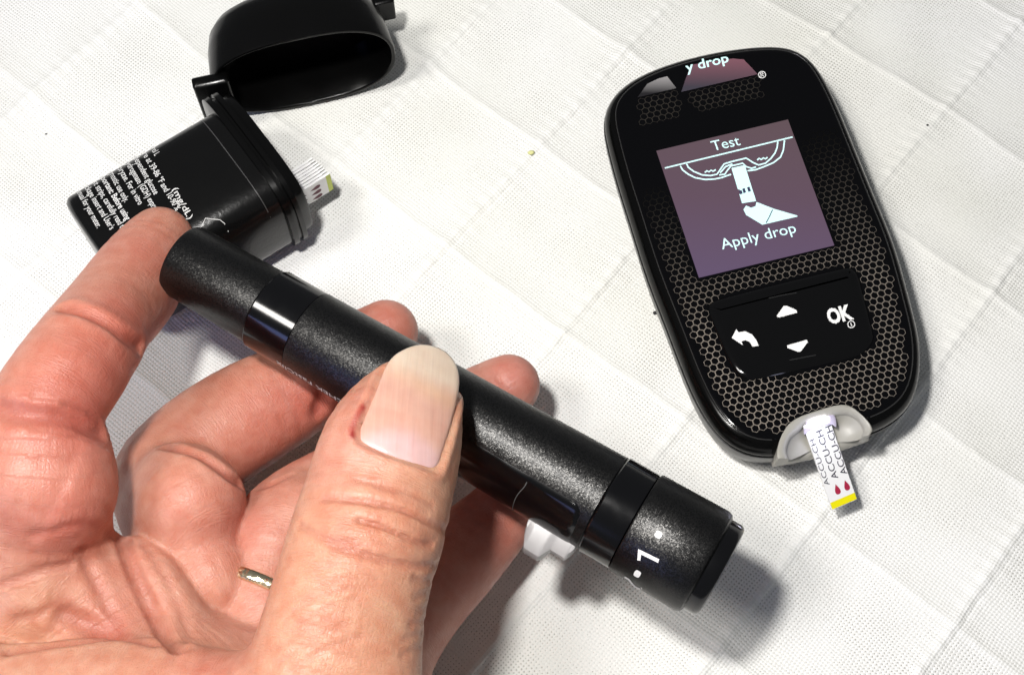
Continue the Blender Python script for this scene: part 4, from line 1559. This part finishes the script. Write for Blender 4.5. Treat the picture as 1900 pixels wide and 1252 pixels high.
# fine mottling of the blood under the skin, paler along the dry lines
mot_ = tex("ShaderNodeTexNoise", tc.outputs["Object"], (1, 1, 1), 420.0, 4)
cr = N.new("ShaderNodeValToRGB")
cr.color_ramp.elements[0].position = 0.3; cr.color_ramp.elements[0].color = (0.93, 0.80, 0.76, 1)
cr.color_ramp.elements[1].position = 0.7; cr.color_ramp.elements[1].color = (1.05, 1.10, 1.12, 1)
L.new(mot_.outputs["Fac"], cr.inputs[0])
mm_ = N.new("ShaderNodeMix"); mm_.data_type = 'RGBA'; mm_.blend_type = 'MULTIPLY'; mm_.inputs[0].default_value = 1.0
L.new(a.outputs["Color"], mm_.inputs[6]); L.new(cr.outputs[0], mm_.inputs[7])
L.new(mm_.outputs[2], b.inputs["Base Color"])

# coordinates along / around each finger for the fine skin lines
best = np.full(len(HV), 99.0); FU = np.zeros((len(HV), 3), np.float32)
for gi, g_ in enumerate(GROUPS):
    c = CH[g_][0]
    run = 0.0
    sub_ = np.nonzero(D[g_] < 2.5)[0]
    HVs = HV[sub_]
    for k in range(len(c) - 1):
        ba = c[k + 1, :3] - c[k, :3]; ln = np.linalg.norm(ba)
        if ln < 1e-4: continue
        pa_ = HVs - c[k, :3]
        t = np.clip(pa_ @ ba / ln ** 2, 0, 1)
        off = pa_ - t[:, None] * ba
        dd = np.linalg.norm(off, axis=1) - (c[k, 3] + (c[k + 1, 3] - c[k, 3]) * t)
        ax_ = ba / ln
        e1 = np.cross(ax_, np.array([0.2, 0.3, 0.93])); e1 /= np.linalg.norm(e1); e2 = np.cross(ax_, e1)
        ang = np.arctan2(off @ e1, -(off @ e2))
        ok_ = dd < best[sub_]
        mk = sub_[ok_]
        best[mk] = dd[ok_]
        FU[mk, 0] = (run + t * ln)[ok_]
        FU[mk, 1] = (ang * c[k, 3])[ok_]
        FU[mk, 2] = gi * 20.0
        run += ln

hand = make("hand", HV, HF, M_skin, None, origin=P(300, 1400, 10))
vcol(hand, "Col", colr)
_a = hand.data.attributes.new("finger", 'FLOAT_VECTOR', 'POINT'); _a.data.foreach_set("vector", FU.astype(np.float32).ravel())
tag(hand, "left hand gripping the black lancing device, thumb on top, gold ring on finger", "hand")

# thumb nail
nb_ = resample(catmull(np.array(nail_px, float), 4, True), 72)
nc = np.array([756, 758.0])
rings_px = [nc + (nb_ - nc) * k for k in (1.0, 0.985, 0.95, 0.9, 0.84, 0.78, 0.71, 0.64, 0.57, 0.5, 0.43, 0.36, 0.29, 0.22, 0.15, 0.08)]
NVs, NC = [], []
for ri, rp in enumerate(rings_px):
    B_, xr, yr = basis(rp[:, 0], rp[:, 1])
    base_ = np.where(rp[:, 1] > 705, 1.0, 0.0)
    dep = B_ @ cf - (0.14 if ri > 2 else (0.10 - 0.04 * base_ if ri == 2 else (0.06 - 0.12 * base_ if ri == 1 else -0.06 - 0.35 * base_)))
    for (x, y), dd, xx, yy in zip(rp, dep, xr, yr):
        dr_ = ray(x, y)
        NVs.append(CAM + dr_ / np.linalg.norm(dr_) * dd)
        # colours: free edge, bed, lunula
        pink = np.array((0.66, 0.375, 0.285)); edge = np.array((0.70, 0.61, 0.47)); lun = np.array((0.72, 0.47, 0.45))
        mid_ = np.array((0.68, 0.43, 0.34))
        tipw = 1 / (1 + math.exp((yy + 0.50 - 0.10 * xx) * 14))
        c = pink * (1 - tipw) + edge * tipw
        c = c * 0.75 + mid_ * 0.25 if yy < 0.2 else c
        yw_ = 0.35 * math.exp(-((yy + 0.40 - 0.25 * xx) / 0.16) ** 2) * (0.4 + 0.6 / (1 + math.exp(-xx * 6)))
        c = c * (1 - yw_) + np.array((0.72, 0.49, 0.27)) * yw_
        lw_ = 1 / (1 + math.exp(-(((xx - 0.02) / 0.75) ** 2 * 0.9 * -1 + yy - 0.48 + ((xx) ** 2) * 1.3) * 16)) if False else 1 / (1 + math.exp(-(yy - 0.52 - 0.9 * xx * xx * 0.6 + 0.0) * 16))
        c = c * (1 - lw_) + lun * lw_
        st_ = 1.0
        NC.append(c * st_ * np.array([0.88, 0.85, 0.86]))
NF = []
n = 72
for i in range(len(rings_px) - 1):
    for j in range(n):
        k = (j + 1) % n
        NF.append((i * n + j, i * n + k, (i + 1) * n + k, (i + 1) * n + j))
NF.append(tuple((len(rings_px) - 1) * n + j for j in range(n)))
e1_, e2_ = NVs[1] - NVs[0], NVs[n] - NVs[0]
if np.cross(e1_, e2_) @ (CAM - NVs[0]) < 0: NF = [tuple(reversed(f)) for f in NF]
M_nail, N, L, b = new_mat("nail")
a = N.new("ShaderNodeAttribute"); a.attribute_name = "Col"
L.new(a.outputs["Color"], b.inputs["Base Color"])
b.inputs["Roughness"].default_value = 0.34
b.inputs["Subsurface Weight"].default_value = 0.2
b.inputs["Subsurface Radius"].default_value = (1.0, 0.5, 0.3)
b.inputs["Subsurface Scale"].default_value = 0.001
tc = N.new("ShaderNodeTexCoord"); mpn = N.new("ShaderNodeMapping")
mpn.inputs["Rotation"].default_value = (0, 0, -0.26); mpn.inputs["Scale"].default_value = (1.0, 0.04, 0.04)
L.new(tc.outputs["Object"], mpn.inputs["Vector"])
nz = N.new("ShaderNodeTexNoise"); nz.inputs["Scale"].default_value = 1600; L.new(mpn.outputs[0], nz.inputs["Vector"])
bp = N.new("ShaderNodeBump"); bp.inputs["Strength"].default_value = 0.35; bp.inputs["Distance"].default_value = 0.0002
b.inputs["Coat Weight"].default_value = 0.35; b.inputs["Coat Roughness"].default_value = 0.22
n2 = N.new("ShaderNodeTexNoise"); n2.inputs["Scale"].default_value = 330; n2.inputs["Detail"].default_value = 4
L.new(tc.outputs["Object"], n2.inputs["Vector"])
mx0 = N.new("ShaderNodeMath"); mx0.operation = 'MULTIPLY_ADD'; mx0.inputs[1].default_value = 0.6
L.new(nz.outputs["Fac"], mx0.inputs[0]); L.new(n2.outputs["Fac"], mx0.inputs[2])
crn = N.new("ShaderNodeValToRGB")
crn.color_ramp.elements[0].position = 0.55; crn.color_ramp.elements[0].color = (0.97, 0.94, 0.93, 1)
crn.color_ramp.elements[1].position = 1.0; crn.color_ramp.elements[1].color = (1.08, 1.12, 1.12, 1)
L.new(mx0.outputs[0], crn.inputs[0])
mxn = N.new("ShaderNodeMix"); mxn.data_type = 'RGBA'; mxn.blend_type = 'MULTIPLY'; mxn.inputs[0].default_value = 1.0
L.new(a.outputs["Color"], mxn.inputs[6]); L.new(crn.outputs[0], mxn.inputs[7]); L.new(mxn.outputs[2], b.inputs["Base Color"])
L.new(nz.outputs["Fac"], bp.inputs["Height"]); L.new(bp.outputs["Normal"], b.inputs["Normal"])
nail = make("nail", NVs, NF, M_nail, hand)
vcol(nail, "Col", np.array(NC))
sol = nail.modifiers.new("thick", 'SOLIDIFY'); sol.thickness = 0.0004; sol.offset = -1

# gold ring round the ring finger
hr, _ = trace([(446, 1062), (484, 1076), (520, 1094)])
cring = CH["ring"][0]
kc = np.argmin(np.linalg.norm(cring[:, :3] - hr[1], axis=1) - cring[:, 3])
rc3 = cring[kc, :3]
ra2 = np.cross(hr[0] - rc3, hr[2] - rc3); ra2 /= np.linalg.norm(ra2)
tx_ = cring[min(kc + 1, len(cring) - 1), :3] - cring[kc - 1, :3]; tx_ /= np.linalg.norm(tx_)
if ra2 @ tx_ < 0: ra2 = -ra2
ra2 = 0.6 * ra2 + 0.4 * tx_; ra2 /= np.linalg.norm(ra2)
rcn = np.array([*(rc3 + ra2 * ((hr[1] - rc3) @ ra2)), np.linalg.norm(np.cross(hr[1] - rc3, ra2))])
rn = np.cross(ra2, np.array([0, 0, 1.0])); rn /= np.linalg.norm(rn)
rbv = np.cross(ra2, rn)
RR = rcn[3] + 0.6
th = np.linspace(0, 2 * np.pi, 128, endpoint=False)
rings = []
for s, r in ((-0.92, RR - 0.9), (-0.96, RR - 0.1), (-0.84, RR + 0.15), (-0.36, RR + 0.26), (0.0, RR + 0.34), (0.36, RR + 0.26), (0.84, RR + 0.15), (0.96, RR - 0.1), (0.92, RR - 0.9)):
    mod = 1 + 0.004 * np.sin(th * 40) * (1 if abs(s) < 0.9 else 0)
    rings.append(rcn[:3] + ra2 * s + (r * mod)[:, None] * (np.cos(th)[:, None] * rn + np.sin(th)[:, None] * rbv))
rings.append(rings[0])
V, F = loft(rings, False, False)
gold = make("gold_ring", V, F, simple("gold", (0.85, 0.76, 0.52), 0.2, metal=1.0, bump=(1500, 0.3, 0.0003)), None, origin=rcn[:3])
tag(gold, "narrow gold ring worn on a curled finger", "ring")

# ================================================================== SMALL BITS ON THE CLOTH
def cloth_z(x, y):
    i = min(max(np.searchsorted(gx, x), 1), nx_ - 2); j = min(max(np.searchsorted(gy, y), 1), ny_ - 2)
    return H[i - 1:i + 2, j - 1:j + 2].max()


def crumb(name, px, py, r, mat, label, cat, flat=0.5, group=None):
    p = P(px, py, 0); zc = cloth_z(p[0], p[1])
    rngc = np.random.default_rng(int(px))
    V = []
    for i in range(5):
        f = math.pi * i / 4
        for j in range(8):
            t = 2 * math.pi * j / 8
            rr = r * (0.8 + 0.4 * rngc.random())
            V.append(p * np.array([1, 1, 0]) + np.array([rr * math.sin(f) * math.cos(t) * 1.3, rr * math.sin(f) * math.sin(t), zc + 0.1 * r + r * flat * (1 + math.cos(f))]))
    F = []
    for i in range(4):
        for j in range(8):
            k = (j + 1) % 8
            F.append((i * 8 + j, (i + 1) * 8 + j, (i + 1) * 8 + k, i * 8 + k))
    o = make(name, V, F, mat, None, origin=np.array([p[0], p[1], zc]))
    tag(o, label, cat, group)
    return o


crumb("yellow_crumb", 985, 288, 0.55, simple("yellow_crumb", (0.66, 0.66, 0.30), 0.8), "tiny yellow crumb on the cloth between vial and meter", "crumb", 0.12)
M_lint = simple("dark_lint", (0.03, 0.03, 0.03), 0.8)
crumb("lint_speck", 1217, 579, 0.42, M_lint, "dark lint speck beside the meter's long edge", "lint", 0.4)
crumb("lint_speck", 1721, 232, 0.2, M_lint, "tiny dark lint speck beside a broken dark seam thread", "lint", 0.4)
crumb("lint_speck", 84, 246, 0.18, M_lint, "tiny dark lint speck on the cloth beside the vial's base", "lint", 0.4)

for _ob in bpy.data.objects:
    if "_o" in _ob:
        del _ob["_o"]
